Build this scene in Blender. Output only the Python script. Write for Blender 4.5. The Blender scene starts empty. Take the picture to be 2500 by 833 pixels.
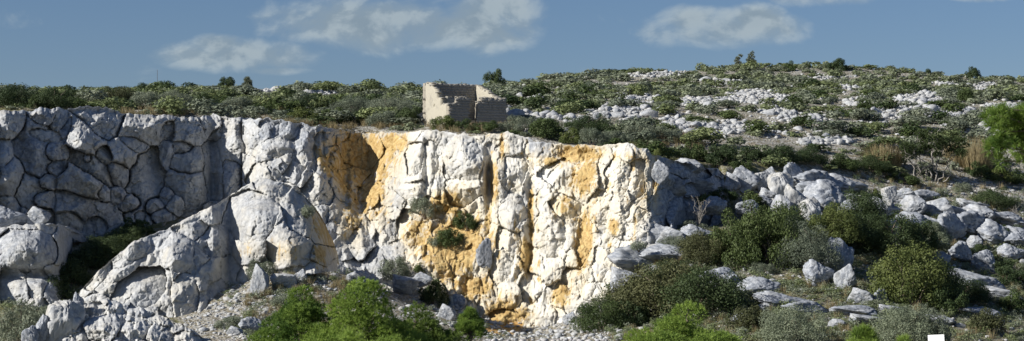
import bpy, math, random
import numpy as np
from mathutils import Vector, Matrix

SC = bpy.context.scene
COL = SC.collection
rng = np.random.default_rng(11)
random.seed(5)
RES = 1.0                      # 1 = full mesh resolution

# ------------------------------------------------------------------ camera
FPX, CX, HY = 5120.0, 1250.0, 600.0          # focal length / principal column / horizon row, in photo pixels
cam = bpy.data.cameras.new('camera'); camo = bpy.data.objects.new('camera', cam); COL.objects.link(camo)
camo.location = (0, 0, 0); camo.rotation_euler = (math.radians(90), 0, 0)
cam.sensor_width = 36.0; cam.lens = 36.0 * FPX / 2500.0
cam.shift_y = (HY - 416.5) / 2500.0
cam.clip_start = 0.5; cam.clip_end = 5000
cam.dof.use_dof = True; cam.dof.focus_distance = 148.0; cam.dof.aperture_fstop = 3.5
SC.camera = camo

# ------------------------------------------------------------------ sun and sky
SUN_EL, SUN_AZ = math.radians(29), math.radians(20)   # height; angle from due left towards the camera
sdir = Vector((-math.cos(SUN_EL) * math.cos(SUN_AZ), -math.cos(SUN_EL) * math.sin(SUN_AZ), math.sin(SUN_EL)))
sl = bpy.data.lights.new('sun', 'SUN'); slo = bpy.data.objects.new('sun', sl); COL.objects.link(slo)
slo.rotation_euler = sdir.to_track_quat('Z', 'Y').to_euler(); slo.location = (-40, -20, 60)
sl.energy = 5.0; sl.angle = math.radians(0.53); sl.color = (1.0, 0.955, 0.88)
SC.view_settings.view_transform = 'Standard'; SC.view_settings.look = 'None'
SC.view_settings.gamma = 1.0; SC.view_settings.exposure = 0.48
SC.cycles.max_bounces = 5; SC.cycles.diffuse_bounces = 3; SC.cycles.transmission_bounces = 3

class NT:
    """tiny helper to write node trees"""
    def __init__(s, nt): s.t = nt; s.n = nt.nodes; s.l = nt.links
    def new(s, typ, **kw):
        n = s.n.new(typ)
        for k, v in kw.items(): setattr(n, k, v)
        return n
    def put(s, sock, v):
        if hasattr(v, 'is_output') or isinstance(v, bpy.types.NodeSocket): s.l.new(v, sock)
        else: sock.default_value = v
    def m(s, op, a, b=None, c=None, clamp=False):
        n = s.new('ShaderNodeMath', operation=op); n.use_clamp = clamp
        s.put(n.inputs[0], a)
        if b is not None: s.put(n.inputs[1], b)
        if c is not None: s.put(n.inputs[2], c)
        return n.outputs[0]
    def mix(s, f, a, b, blend='MIX'):
        n = s.new('ShaderNodeMix', data_type='RGBA', blend_type=blend)
        s.put(n.inputs[0], f); s.put(n.inputs[6], a); s.put(n.inputs[7], b)
        return n.outputs[2]
    def noise(s, vec, scale, detail=4, rough=0.55, dist=0.0, out=0):
        n = s.new('ShaderNodeTexNoise'); s.put(n.inputs['Vector'], vec)
        n.inputs['Scale'].default_value = scale; n.inputs['Detail'].default_value = detail
        n.inputs['Roughness'].default_value = rough; n.inputs['Distortion'].default_value = dist
        return n.outputs[out]
    def ramp(s, v, lo, hi, a=0.0, b=1.0):
        n = s.new('ShaderNodeMapRange', interpolation_type='SMOOTHSTEP'); n.clamp = True
        s.put(n.inputs[0], v); s.put(n.inputs[1], lo); s.put(n.inputs[2], hi); s.put(n.inputs[3], a); s.put(n.inputs[4], b)
        return n.outputs[0]
    def vec(s, x, y, z):
        n = s.new('ShaderNodeCombineXYZ'); s.put(n.inputs[0], x); s.put(n.inputs[1], y); s.put(n.inputs[2], z)
        return n.outputs[0]
    def attr(s, name):
        n = s.new('ShaderNodeAttribute'); n.attribute_name = name
        return n.outputs['Fac']

world = bpy.data.worlds.new('World'); SC.world = world; world.use_nodes = True
W = NT(world.node_tree); W.n.clear()
sky = W.new('ShaderNodeTexSky', sky_type='NISHITA', sun_disc=False)
sky.sun_elevation = SUN_EL; sky.sun_rotation = math.atan2(sdir.x, sdir.y)
sky.altitude = 300; sky.air_density = 1.0; sky.dust_density = 0.3; sky.ozone_density = 9.0
SKY_STRENGTH = 0.1
tc = W.new('ShaderNodeTexCoord'); sep = W.new('ShaderNodeSeparateXYZ'); W.l.new(tc.outputs['Generated'], sep.inputs[0])
az = W.m('ARCTAN2', sep.outputs[0], sep.outputs[1]); el = sep.outputs[2]
P = W.vec(W.m('MULTIPLY', az, 1.0), W.m('MULTIPLY', el, 1.55), 0.0)
nz = W.noise(P, 26, 7, 0.56, 0.25)
nz2 = W.noise(W.vec(W.m('ADD', az, 0.0045), W.m('MULTIPLY', W.m('SUBTRACT', el, 0.004), 1.55), 0.0), 26, 7, 0.56, 0.25)
big = W.noise(P, 6.5, 3, 0.5)
CLOUDS = [(930, 55, 330, 70), (1190, 45, 165, 85), (740, 45, 150, 40), (600, 140, 190, 45), (540, 115, 80, 35), (660, 175, 110, 14),
          (1760, 80, 190, 55), (1690, 55, 90, 40), (1840, 60, 80, 45), (2060, -8, 170, 32), (2400, 0, 110, 20), (1790, 150, 60, 18),
          (1400, 172, 70, 14), (1500, 45, 50, 18), (60, 70, 120, 26)]
CL_AMT = [1, 1, .8, 1, 1, .8, 1, 1, 1, .75, .8, .5, .3, .3, .16]
cov = None
for (cx, cy, rx, ry), am in zip(CLOUDS, CL_AMT):
    a0 = math.atan((cx - CX) / FPX); e0 = math.sin(math.atan((HY - cy) / FPX)); ra = rx / FPX; re = ry / FPX
    dx = W.m('MULTIPLY', W.m('SUBTRACT', az, a0), 1 / ra); dy = W.m('MULTIPLY', W.m('SUBTRACT', el, e0), 1 / re)
    b = W.m('SUBTRACT', 1.0, W.m('ADD', W.m('MULTIPLY', dx, dx), W.m('MULTIPLY', dy, dy)))
    b = W.m('MULTIPLY', W.m('MAXIMUM', b, -1.2), am) if am == 1 else W.m('ADD', W.m('MULTIPLY', W.m('MAXIMUM', b, -1.2), am), -(1 - am) * .55)
    cov = b if cov is None else W.m('MAXIMUM', cov, b)
# elsewhere in the sky the same kind of scattered cloud goes on
front = W.ramp(W.m('ABSOLUTE', az), 0.27, 0.36); high = W.ramp(el, 0.135, 0.17)
gen = W.m('SUBTRACT', W.m('MULTIPLY', W.m('SUBTRACT', big, 0.63), 7.0), W.m('MULTIPLY', W.m('SUBTRACT', 1.0, W.m('MAXIMUM', front, high)), 3.0))
cov = W.m('MAXIMUM', cov, gen)
dens = W.ramp(W.m('ADD', cov, W.m('MULTIPLY', W.m('SUBTRACT', nz, 0.5), 3.4)), -0.2, 1.0)
lit = W.ramp(W.m('SUBTRACT', nz, nz2), -0.05, 0.075)
edge = W.ramp(W.m('ADD', cov, W.m('MULTIPLY', W.m('SUBTRACT', nz, 0.5), 2.0)), 0.1, 1.3, 1.0, 0.0)
litf = W.m('ADD', W.m('MULTIPLY', lit, 0.6), W.m('MULTIPLY', edge, 0.35), clamp=True)
SKY_TINT = (0.70, 0.57, 0.525, 1)
skyc = W.mix(1.0, sky.outputs[0], SKY_TINT, 'MULTIPLY')
ccol = W.mix(litf, tuple(c / SKY_STRENGTH for c in (0.165, 0.22, 0.27)) + (1,), tuple(c / SKY_STRENGTH for c in (0.32, 0.375, 0.405)) + (1,))
fin = W.mix(W.m('MULTIPLY', dens, 0.93), skyc, ccol)
bg = W.new('ShaderNodeBackground'); bg.inputs[1].default_value = SKY_STRENGTH; W.l.new(fin, bg.inputs[0])
wo = W.new('ShaderNodeOutputWorld'); W.l.new(bg.outputs[0], wo.inputs[0])

# ------------------------------------------------------------------ numpy noise
_perm = np.random.default_rng(3).permutation(4096).astype(np.int64)
def _h(i, j, k=0):
    return _perm[(_perm[(_perm[i & 4095] + j) & 4095] + k) & 4095]
def hash01(i, j, k=0): return _h(i, j, k) / 4095.0
def vnoise(x, y, seed=0):
    """gradient noise 2d, about -1..1"""
    xi = np.floor(x).astype(np.int64); yi = np.floor(y).astype(np.int64); xf = x - xi; yf = y - yi
    u = xf * xf * xf * (xf * (xf * 6 - 15) + 10); v = yf * yf * yf * (yf * (yf * 6 - 15) + 10)
    def g(a, b, dx, dy):
        t = hash01(a, b, seed) * 2 * np.pi
        return np.cos(t) * dx + np.sin(t) * dy
    n0 = g(xi, yi, xf, yf) * (1 - u) + g(xi + 1, yi, xf - 1, yf) * u
    n1 = g(xi, yi + 1, xf, yf - 1) * (1 - u) + g(xi + 1, yi + 1, xf - 1, yf - 1) * u
    return (n0 * (1 - v) + n1 * v) * 1.5
def fbm(x, y, oct=5, seed=0, gain=0.5, lac=2.03):
    s = 0; a = 1; t = 0
    for o in range(oct):
        s = s + a * vnoise(x, y, seed + o * 17); t += a; a *= gain; x = x * lac + 5.3; y = y * lac + 1.7
    return s / t
def ridged(x, y, oct=4, seed=0):
    s = 0; a = 1; t = 0
    for o in range(oct):
        s = s + a * (1 - 2 * np.abs(vnoise(x, y, seed + o * 13))); t += a; a *= .5; x = x * 2.1 + 3.1; y = y * 2.1 + 7.7
    return s / t
def facets(x, y, seed=0, tilt=1.0):
    """piecewise planar chips: value and distance to the chip border"""
    xi = np.floor(x).astype(np.int64); yi = np.floor(y).astype(np.int64)
    b1 = np.full(x.shape, 9.0); b2 = np.full(x.shape, 9.0); h = np.zeros(x.shape)
    for di in (-1, 0, 1):
        for dj in (-1, 0, 1):
            a = xi + di; b = yi + dj
            cx = a + hash01(a, b, seed); cy = b + hash01(a, b, seed + 7)
            dx = x - cx; dy = y - cy; d = np.sqrt(dx * dx + dy * dy)
            hv = (hash01(a, b, seed + 11) - .5) + tilt * ((hash01(a, b, seed + 13) - .5) * dx + (hash01(a, b, seed + 19) - .5) * dy) * 2
            n = d < b1
            b2 = np.where(n, b1, np.minimum(b2, d)); h = np.where(n, hv, h); b1 = np.where(n, d, b1)
    return h, b2 - b1
def sstep(a, b, x):
    t = np.clip((x - a) / (b - a), 0, 1); return t * t * (3 - 2 * t)

# ------------------------------------------------------------------ object helpers
def mesh_np(name, V, F, mats, attrs=None, smooth=False, midx=None):
    me = bpy.data.meshes.new(name)
    V = np.ascontiguousarray(V, dtype=np.float32); F = np.ascontiguousarray(F, dtype=np.int32); k = F.shape[1]
    me.vertices.add(len(V)); me.vertices.foreach_set('co', V.ravel())
    me.loops.add(F.size); me.loops.foreach_set('vertex_index', F.ravel())
    me.polygons.add(len(F)); me.polygons.foreach_set('loop_start', np.arange(0, F.size, k, dtype=np.int32))
    if smooth: me.polygons.foreach_set('use_smooth', np.ones(len(F), dtype=bool))
    for m in (mats if isinstance(mats, (list, tuple)) else [mats]): me.materials.append(m)
    if midx is not None: me.polygons.foreach_set('material_index', np.ascontiguousarray(midx, dtype=np.int32))
    for an, av in (attrs or {}).items():
        at = me.attributes.new(an, 'FLOAT', 'POINT'); at.data.foreach_set('value', np.ascontiguousarray(av, dtype=np.float32))
    me.update(calc_edges=True); me.validate()
    return me
def link(name, data, parent=None, loc=None, rot=None, scale=None):
    o = bpy.data.objects.new(name, data); COL.objects.link(o)
    if parent is not None: o.parent = parent
    if loc is not None: o.location = loc
    if rot is not None: o.rotation_euler = rot
    if scale is not None: o.scale = scale
    return o
def tag(o, label, cat=None, group=None, kind=None):
    if label: o['label'] = label
    if cat: o['category'] = cat
    if group: o['group'] = group
    if kind: o['kind'] = kind
    return o
def at(px, py, d):
    return np.stack([(np.asarray(px) - CX) / FPX * d, d + 0 * np.asarray(px), (HY - np.asarray(py)) / FPX * d], -1)

# ------------------------------------------------------------------ materials
def new_mat(name):
    m = bpy.data.materials.new(name); m.use_nodes = True; T = NT(m.node_tree); T.n.clear()
    out = T.new('ShaderNodeOutputMaterial'); return m, T, out
def rock_material(name, objspace=True):
    m, T, out = new_mat(name)
    tc = T.new('ShaderNodeTexCoord'); co = tc.outputs['Object']
    och = T.attr('ochre'); gr = T.attr('grey')
    n1 = T.noise(co, 0.55, 5, 0.6); n2 = T.noise(co, 3.2, 6, 0.65); n3 = T.noise(co, 14, 4, 0.7); n4 = T.noise(co, 1.4, 6, 0.6, 0.6)
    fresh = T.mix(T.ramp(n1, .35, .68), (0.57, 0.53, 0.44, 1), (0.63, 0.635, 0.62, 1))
    grey = T.mix(T.ramp(n2, .35, .7), (0.175, 0.195, 0.230, 1), (0.43, 0.45, 0.48, 1))  # blue of the shade is put into the weathered grey
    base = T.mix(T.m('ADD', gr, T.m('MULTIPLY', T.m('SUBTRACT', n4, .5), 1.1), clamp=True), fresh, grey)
    # streaks: water runs and lichen
    mp = T.new('ShaderNodeMapping'); mp.inputs['Scale'].default_value = (1.6, 1.6, 0.22); T.l.new(co, mp.inputs[0])
    st = T.noise(mp.outputs[0], 1.5, 5, 0.62)
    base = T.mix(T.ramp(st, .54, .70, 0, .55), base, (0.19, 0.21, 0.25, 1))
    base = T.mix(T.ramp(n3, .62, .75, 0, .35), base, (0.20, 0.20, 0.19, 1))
    oc = T.mix(T.ramp(n2, .3, .72), (0.31, 0.185, 0.05, 1), (0.55, 0.41, 0.175, 1))
    of = T.ramp(T.m('ADD', och, T.m('ADD', T.m('MULTIPLY', T.m('SUBTRACT', n4, .5), .9), T.m('ADD', T.m('MULTIPLY', T.m('SUBTRACT', n2, .5), .7), T.m('MULTIPLY', T.m('SUBTRACT', st, .5), 1.3)))), .30, .62)
    base = T.mix(T.m('MULTIPLY', of, .93), base, oc)
    pale = T.ramp(T.m('ADD', och, T.m('MULTIPLY', T.m('SUBTRACT', n1, .5), 1.0)), .06, .4, 0, .45)
    base = T.mix(T.m('MULTIPLY', pale, T.m('SUBTRACT', 1.0, of)), base, (0.60, 0.50, 0.31, 1))
    bs = T.new('ShaderNodeBsdfPrincipled'); T.l.new(base, bs.inputs['Base Color']); bs.inputs['Roughness'].default_value = .92
    bs.inputs['Specular IOR Level'].default_value = .15
    bp = T.new('ShaderNodeBump'); bp.inputs['Strength'].default_value = .55; bp.inputs['Distance'].default_value = .10
    hh = T.m('ADD', T.m('MULTIPLY', T.noise(co, 5, 8, .68), 1.0), T.m('MULTIPLY', n3, .35))
    T.l.new(hh, bp.inputs['Height']); T.l.new(bp.outputs[0], bs.inputs['Normal'])
    T.l.new(bs.outputs[0], out.inputs[0]); return m
M_ROCK = rock_material('limestone')

def ground_material():
    m, T, out = new_mat('stony_ground')
    co = T.new('ShaderNodeTexCoord').outputs['Object']
    och = T.attr('ochre'); veg = T.attr('veg')
    n1 = T.noise(co, .35, 5, .6); n2 = T.noise(co, 1.7, 6, .65); n3 = T.noise(co, 7, 5, .7)
    vo = T.new('ShaderNodeTexVoronoi'); vo.inputs['Scale'].default_value = 5.0; T.l.new(co, vo.inputs['Vector'])
    stone = T.mix(n3, (0.36, 0.355, 0.34, 1), (0.58, 0.57, 0.54, 1))
    soil = T.mix(n2, (0.15, 0.13, 0.085, 1), (0.30, 0.265, 0.19, 1))
    base = T.mix(T.ramp(T.m('ADD', n2, T.m('MULTIPLY', T.m('SUBTRACT', n3, .5), .8)), .42, .58), soil, stone)
    gcol = T.mix(n2, (0.07, 0.085, 0.03, 1), (0.20, 0.18, 0.09, 1))
    base = T.mix(T.ramp(T.m('ADD', veg, T.m('MULTIPLY', T.m('SUBTRACT', n2, .5), 1.6)), .45, .7), base, gcol)
    oc = T.mix(n3, (0.36, 0.20, 0.06, 1), (0.56, 0.37, 0.16, 1))
    base = T.mix(T.ramp(T.m('ADD', och, T.m('MULTIPLY', T.m('SUBTRACT', n2, .5), .8)), .3, .6), base, oc)
    bs = T.new('ShaderNodeBsdfPrincipled'); T.l.new(base, bs.inputs['Base Color']); bs.inputs['Roughness'].default_value = .95
    bs.inputs['Specular IOR Level'].default_value = .1
    bp = T.new('ShaderNodeBump'); bp.inputs['Strength'].default_value = .9; bp.inputs['Distance'].default_value = .15
    T.l.new(T.m('ADD', T.m('MULTIPLY', n3, 1.0), T.m('MULTIPLY', vo.outputs['Distance'], .8)), bp.inputs['Height']); T.l.new(bp.outputs[0], bs.inputs['Normal'])
    T.l.new(bs.outputs[0], out.inputs[0]); return m
M_GROUND = ground_material()

# ------------------------------------------------------------------ cliff lines (photo column -> edge row, distance)
def lerp_tab(tab):
    a = np.array(tab, dtype=float); return lambda x: np.interp(x, a[:, 0], a[:, 1])
A_TOP = [(-430, 262), (-160, 270), (0, 270), (60, 272), (100, 263), (160, 267), (210, 259), (260, 263), (300, 276), (350, 281), (400, 281), (450, 286), (500, 286), (520, 278), (560, 286), (640, 292)]
A_DT = [(-430, 137), (-280, 139.5), (-160, 142), (0, 145), (100, 147.5), (200, 150), (300, 152.5), (400, 155.2), (500, 157.5), (640, 158.2)]
A_DB = [(-430, 133.5), (-280, 136), (-160, 138), (0, 141), (100, 143.5), (200, 146), (300, 148.7), (400, 151.3), (500, 153.3), (640, 153.8)]
B_TOP = [(590, 292), (640, 289), (680, 291), (720, 299), (760, 306), (800, 311), (850, 320), (900, 324), (950, 324), (1000, 323), (1040, 317), (1100, 323), (1150, 331), (1200, 329),
         (1240, 321), (1280, 336), (1320, 346), (1360, 351), (1400, 357), (1450, 354), (1480, 356), (1520, 348), (1545, 352), (1556, 362), (1580, 364), (1592, 378), (1612, 381), (1640, 392), (1700, 400), (1740, 410), (1800, 440)]
B_BOT = [(590, 640), (700, 660), (780, 668), (900, 705), (1000, 725), (1100, 760), (1190, 805), (1250, 815), (1380, 800), (1480, 745), (1560, 640), (1620, 575), (1700, 565), (1800, 560)]
B_DT = [(590, 155), (700, 154.5), (780, 155), (850, 157.5), (900, 158), (960, 156.5), (1010, 153), (1050, 151), (1120, 150), (1180, 148.5), (1250, 147.5), (1350, 146), (1450, 144),
        (1550, 141.8), (1590, 141.6), (1620, 142.6), (1660, 145.2), (1710, 148.2), (1800, 152)]
B_DB = [(590, 150), (700, 147.5), (780, 146), (850, 146), (900, 145.5), (960, 145), (1010, 144.6), (1050, 144.3), (1120, 143.8), (1180, 143.2), (1250, 142.5), (1350, 141.3), (1450, 139.3),
        (1550, 138), (1590, 138), (1620, 139.2), (1660, 141.8), (1710, 145.2), (1800, 149.5)]

class TPS:
    def __init__(s, pts, vals, lam=1e-3, sc=60.0):
        s.p = np.asarray(pts, float) / sc; s.sc = sc; n = len(s.p)
        K = s.U(s.p, s.p) + lam * np.eye(n); Q = np.c_[np.ones(n), s.p]
        Am = np.block([[K, Q], [Q.T, np.zeros((3, 3))]])
        s.w = np.linalg.solve(Am, np.r_[np.asarray(vals, float), 0, 0, 0])
    def U(s, a, b):
        r2 = ((a[:, None, :] - b[None, :, :]) ** 2).sum(-1) + 1e-12
        return .5 * r2 * np.log(r2)
    def __call__(s, x, y):
        x = np.asarray(x, float); y = np.asarray(y, float); q = np.stack([x.ravel(), y.ravel()], -1) / s.sc; out = np.empty(len(q))
        for i in range(0, len(q), 20000):
            c = q[i:i + 20000]; out[i:i + 20000] = s.U(c, s.p) @ s.w[:-3] + s.w[-3] + c @ s.w[-2:]
        return out.reshape(x.shape)

LOW = [(300, 565, 149), (430, 545, 150.5), (150, 650, 140), (100, 735, 133.5), (185, 765, 127.5), (420, 785, 125), (600, 702, 130.3), (700, 672, 129.8), (790, 672, 131), (850, 690, 139.5), (900, 705, 144.5),
       (1000, 725, 143.5), (1100, 760, 142.5), (1190, 805, 142), (1250, 815, 141.5), (1380, 800, 139.5), (1480, 745, 138), (1560, 640, 137), (1620, 575, 140), (1700, 565, 146),
       (1750, 545, 149), (1800, 640, 136), (60, 838, 114), (500, 838, 114), (700, 838, 113.5), (1000, 838, 113), (1400, 833, 122), (1800, 838, 114), (2200, 838, 115.5), (2500, 838, 120), (2800, 838, 123),
       (-200, 838, 114), (-200, 740, 130), (2000, 690, 130), (2300, 690, 137.5), (2000, 560, 142.5), (2400, 560, 153.5), (2200, 560, 149), (2000, 445, 154), (2200, 462, 160), (2500, 470, 164), (2500, 690, 142), (2800, 690, 147),
       (2800, 480, 168), (1850, 470, 151), (560, 770, 122), (760, 760, 124), (1000, 790, 122), (1200, 833, 124)]
lp = np.array([at(a, b, d) for a, b, d in LOW])
ext = [(x, y, z) for y, z in ((92, -7.6), (70, -8.0), (50, -6.8), (28, -4.2), (6, -1.75), (-12, -1.75)) for x in (-60, -20, 20, 60)]
ext += [(x, 175, 4) for x in (-60, -30, 0, 30)] + [(60, 175, 8)]
lp = np.r_[lp, np.array(ext, float)]
low_f = TPS(lp[:, :2], lp[:, 2])

UP = [(px, t + 4, lerp_tab(A_DT)(px) + 2) for px, t in A_TOP[::2]] + [(px, t + 4, lerp_tab(B_DT)(px) + 2) for px, t in B_TOP[1::2]]
UP += [(0, 240, 188), (200, 243, 188), (400, 230, 220), (550, 226, 225), (750, 239, 230), (1000, 238, 240), (1240, 211, 265), (1500, 185, 285), (1800, 178, 300), (2100, 189, 305), (2300, 197, 300),
       (2500, 207, 295), (2800, 208, 290), (-200, 225, 185), (-450, 225, 175), (300, 252, 170), (700, 290, 163), (1000, 300, 163), (1035, 293, 165), (1235, 301, 160), (1150, 304, 157.5), (1330, 318, 157),
       (1500, 300, 172), (1700, 322, 170), (2000, 342, 172), (2400, 350, 178), (2000, 412, 157.5), (2200, 430, 163), (2400, 442, 167), (2700, 445, 171), (1500, 250, 200), (2000, 250, 205), (2400, 250, 205),
       (1600, 213, 250), (2000, 210, 250), (2400, 222, 250), (2700, 355, 180), (1250, 262, 190), (1500, 189, 262), (1750, 182, 278), (2000, 192, 280), (2250, 199, 280), (2500, 212, 276), (2750, 216, 275)]
upp = np.array([at(a, b, d) for a, b, d in UP])
far = [(p[0] * 1.25, p[1] + 75, p[2] - 2.5) for p in (at(a, b, d) for a, b, d in UP if d > 184 and b < 245)]
upp = np.r_[upp, np.array(far)]
up_f = TPS(upp[:, :2], upp[:, 2], lam=4e-3)

edge_pts = [(p, lerp_tab(A_DT)(p)) for p in np.arange(-430, 591, 30)] + [(p, lerp_tab(B_DT)(p)) for p in np.arange(620, 1790, 20)] + [(1850, 154), (2000, 158), (2200, 162.5), (2500, 167), (2900, 171)]
ex = np.array([(p - CX) / FPX * d for p, d in edge_pts]); ed = np.array([d for p, d in edge_pts])
_o = np.argsort(ex); ex = ex[_o]; ed = ed[_o]
def ground_z(x, y, detail=True):
    x = np.asarray(x, float); y = np.asarray(y, float)
    yc = np.interp(x, ex, ed) + 0.9; wd = np.interp(x, [0, 12, 22], [1.4, 1.6, 6.0])
    s = sstep(0, 1, (y - yc + np.where(wd > 3, 3, 0)) / wd)
    z = low_f(x, y) * (1 - s) + up_f(x, y) * s
    if detail:
        k = sstep(100, 115, y)
        z = z + k * (.35 * fbm(x / 5.0, y / 5.0, 4, 31) + .12 * fbm(x / 1.1, y / 1.1, 3, 77))
    return z
def hit(px, py, d0=95.0, d1=330.0):
    """where the ray through a photo pixel first meets the ground"""
    d = np.concatenate([np.arange(d0, 180, .5), np.arange(180, d1, 1.0)])
    x = (px - CX) / FPX * d; zr = (HY - py) / FPX * d; g = ground_z(x, d)
    i = np.argmax(zr <= g)
    if not (zr <= g).any(): i = int(np.argmin(zr - g))
    return np.array([x[i], d[i], g[i]])

# ------------------------------------------------------------------ ground sheet
g_px = np.r_[np.linspace(-2600, -420, 14), np.arange(-320, 2821, 8 / RES), np.linspace(2920, 5100, 14)]
g_d = np.r_[np.arange(-15, 96, 5.0), np.arange(97, 166, .36 / RES), np.arange(166, 312, 1.05 / RES), np.arange(316, 430, 7)]
GP, GD = np.meshgrid(g_px, g_d)
GX = (GP - CX) / FPX * np.maximum(GD, 90); GZ = ground_z(GX, GD)
SCREE = [(1110, 600, 100, 90), (1220, 780, 80, 50), (1130, 720, 60, 40), (760, 640, 40, 30)]
gpy = HY - GZ / np.maximum(GD, 1) * FPX
och = np.zeros_like(GZ)
for cx, cy, rx, ry in SCREE: och = np.maximum(och, 1.1 - ((GP - cx) / rx) ** 2 - ((gpy - cy) / ry) ** 2)
veg = np.where(GD > 157, .42, np.where((GP > 1500) | (GP < 440), .62, .42)) + .25 * fbm(GX / 6, GD / 6, 3, 9)
nr, nc = GP.shape
idx = np.arange(nr * nc).reshape(nr, nc)
GF = np.stack([idx[:-1, :-1], idx[:-1, 1:], idx[1:, 1:], idx[1:, :-1]], -1).reshape(-1, 4)
ground = link('ground', mesh_np('ground', np.stack([GX, GD, GZ], -1).reshape(-1, 3), GF, M_GROUND, {'ochre': np.clip(och, 0, 1).ravel(), 'veg': veg.ravel()}, smooth=True))
tag(ground, 'stony hill ground of pale soil, gravel and dry grass', kind='structure')
_i0 = np.searchsorted(g_d, 96)
def hits(px, py, back=0.0):
    """vectorised: ground point for photo pixels"""
    px = np.asarray(px, float); py = np.asarray(py, float); out = np.empty((len(px), 3))
    ci = np.clip(np.searchsorted(g_px, px), 1, len(g_px) - 1); ok = np.zeros(len(px), bool)
    for i in range(len(px)):
        f = (px[i] - g_px[ci[i] - 1]) / (g_px[ci[i]] - g_px[ci[i] - 1])
        col = gpy[_i0:, ci[i] - 1] * (1 - f) + gpy[_i0:, ci[i]] * f; dd = g_d[_i0:]
        w = np.nonzero(col <= py[i])[0]
        if len(w): k = w[0]; ok[i] = True
        else: k = int(np.argmin(col))
        d = dd[k]; zz = GZ[_i0 + k, ci[i] - 1] * (1 - f) + GZ[_i0 + k, ci[i]] * f
        out[i] = ((px[i] - CX) / FPX * d, d, zz)
    return out, ok

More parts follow.
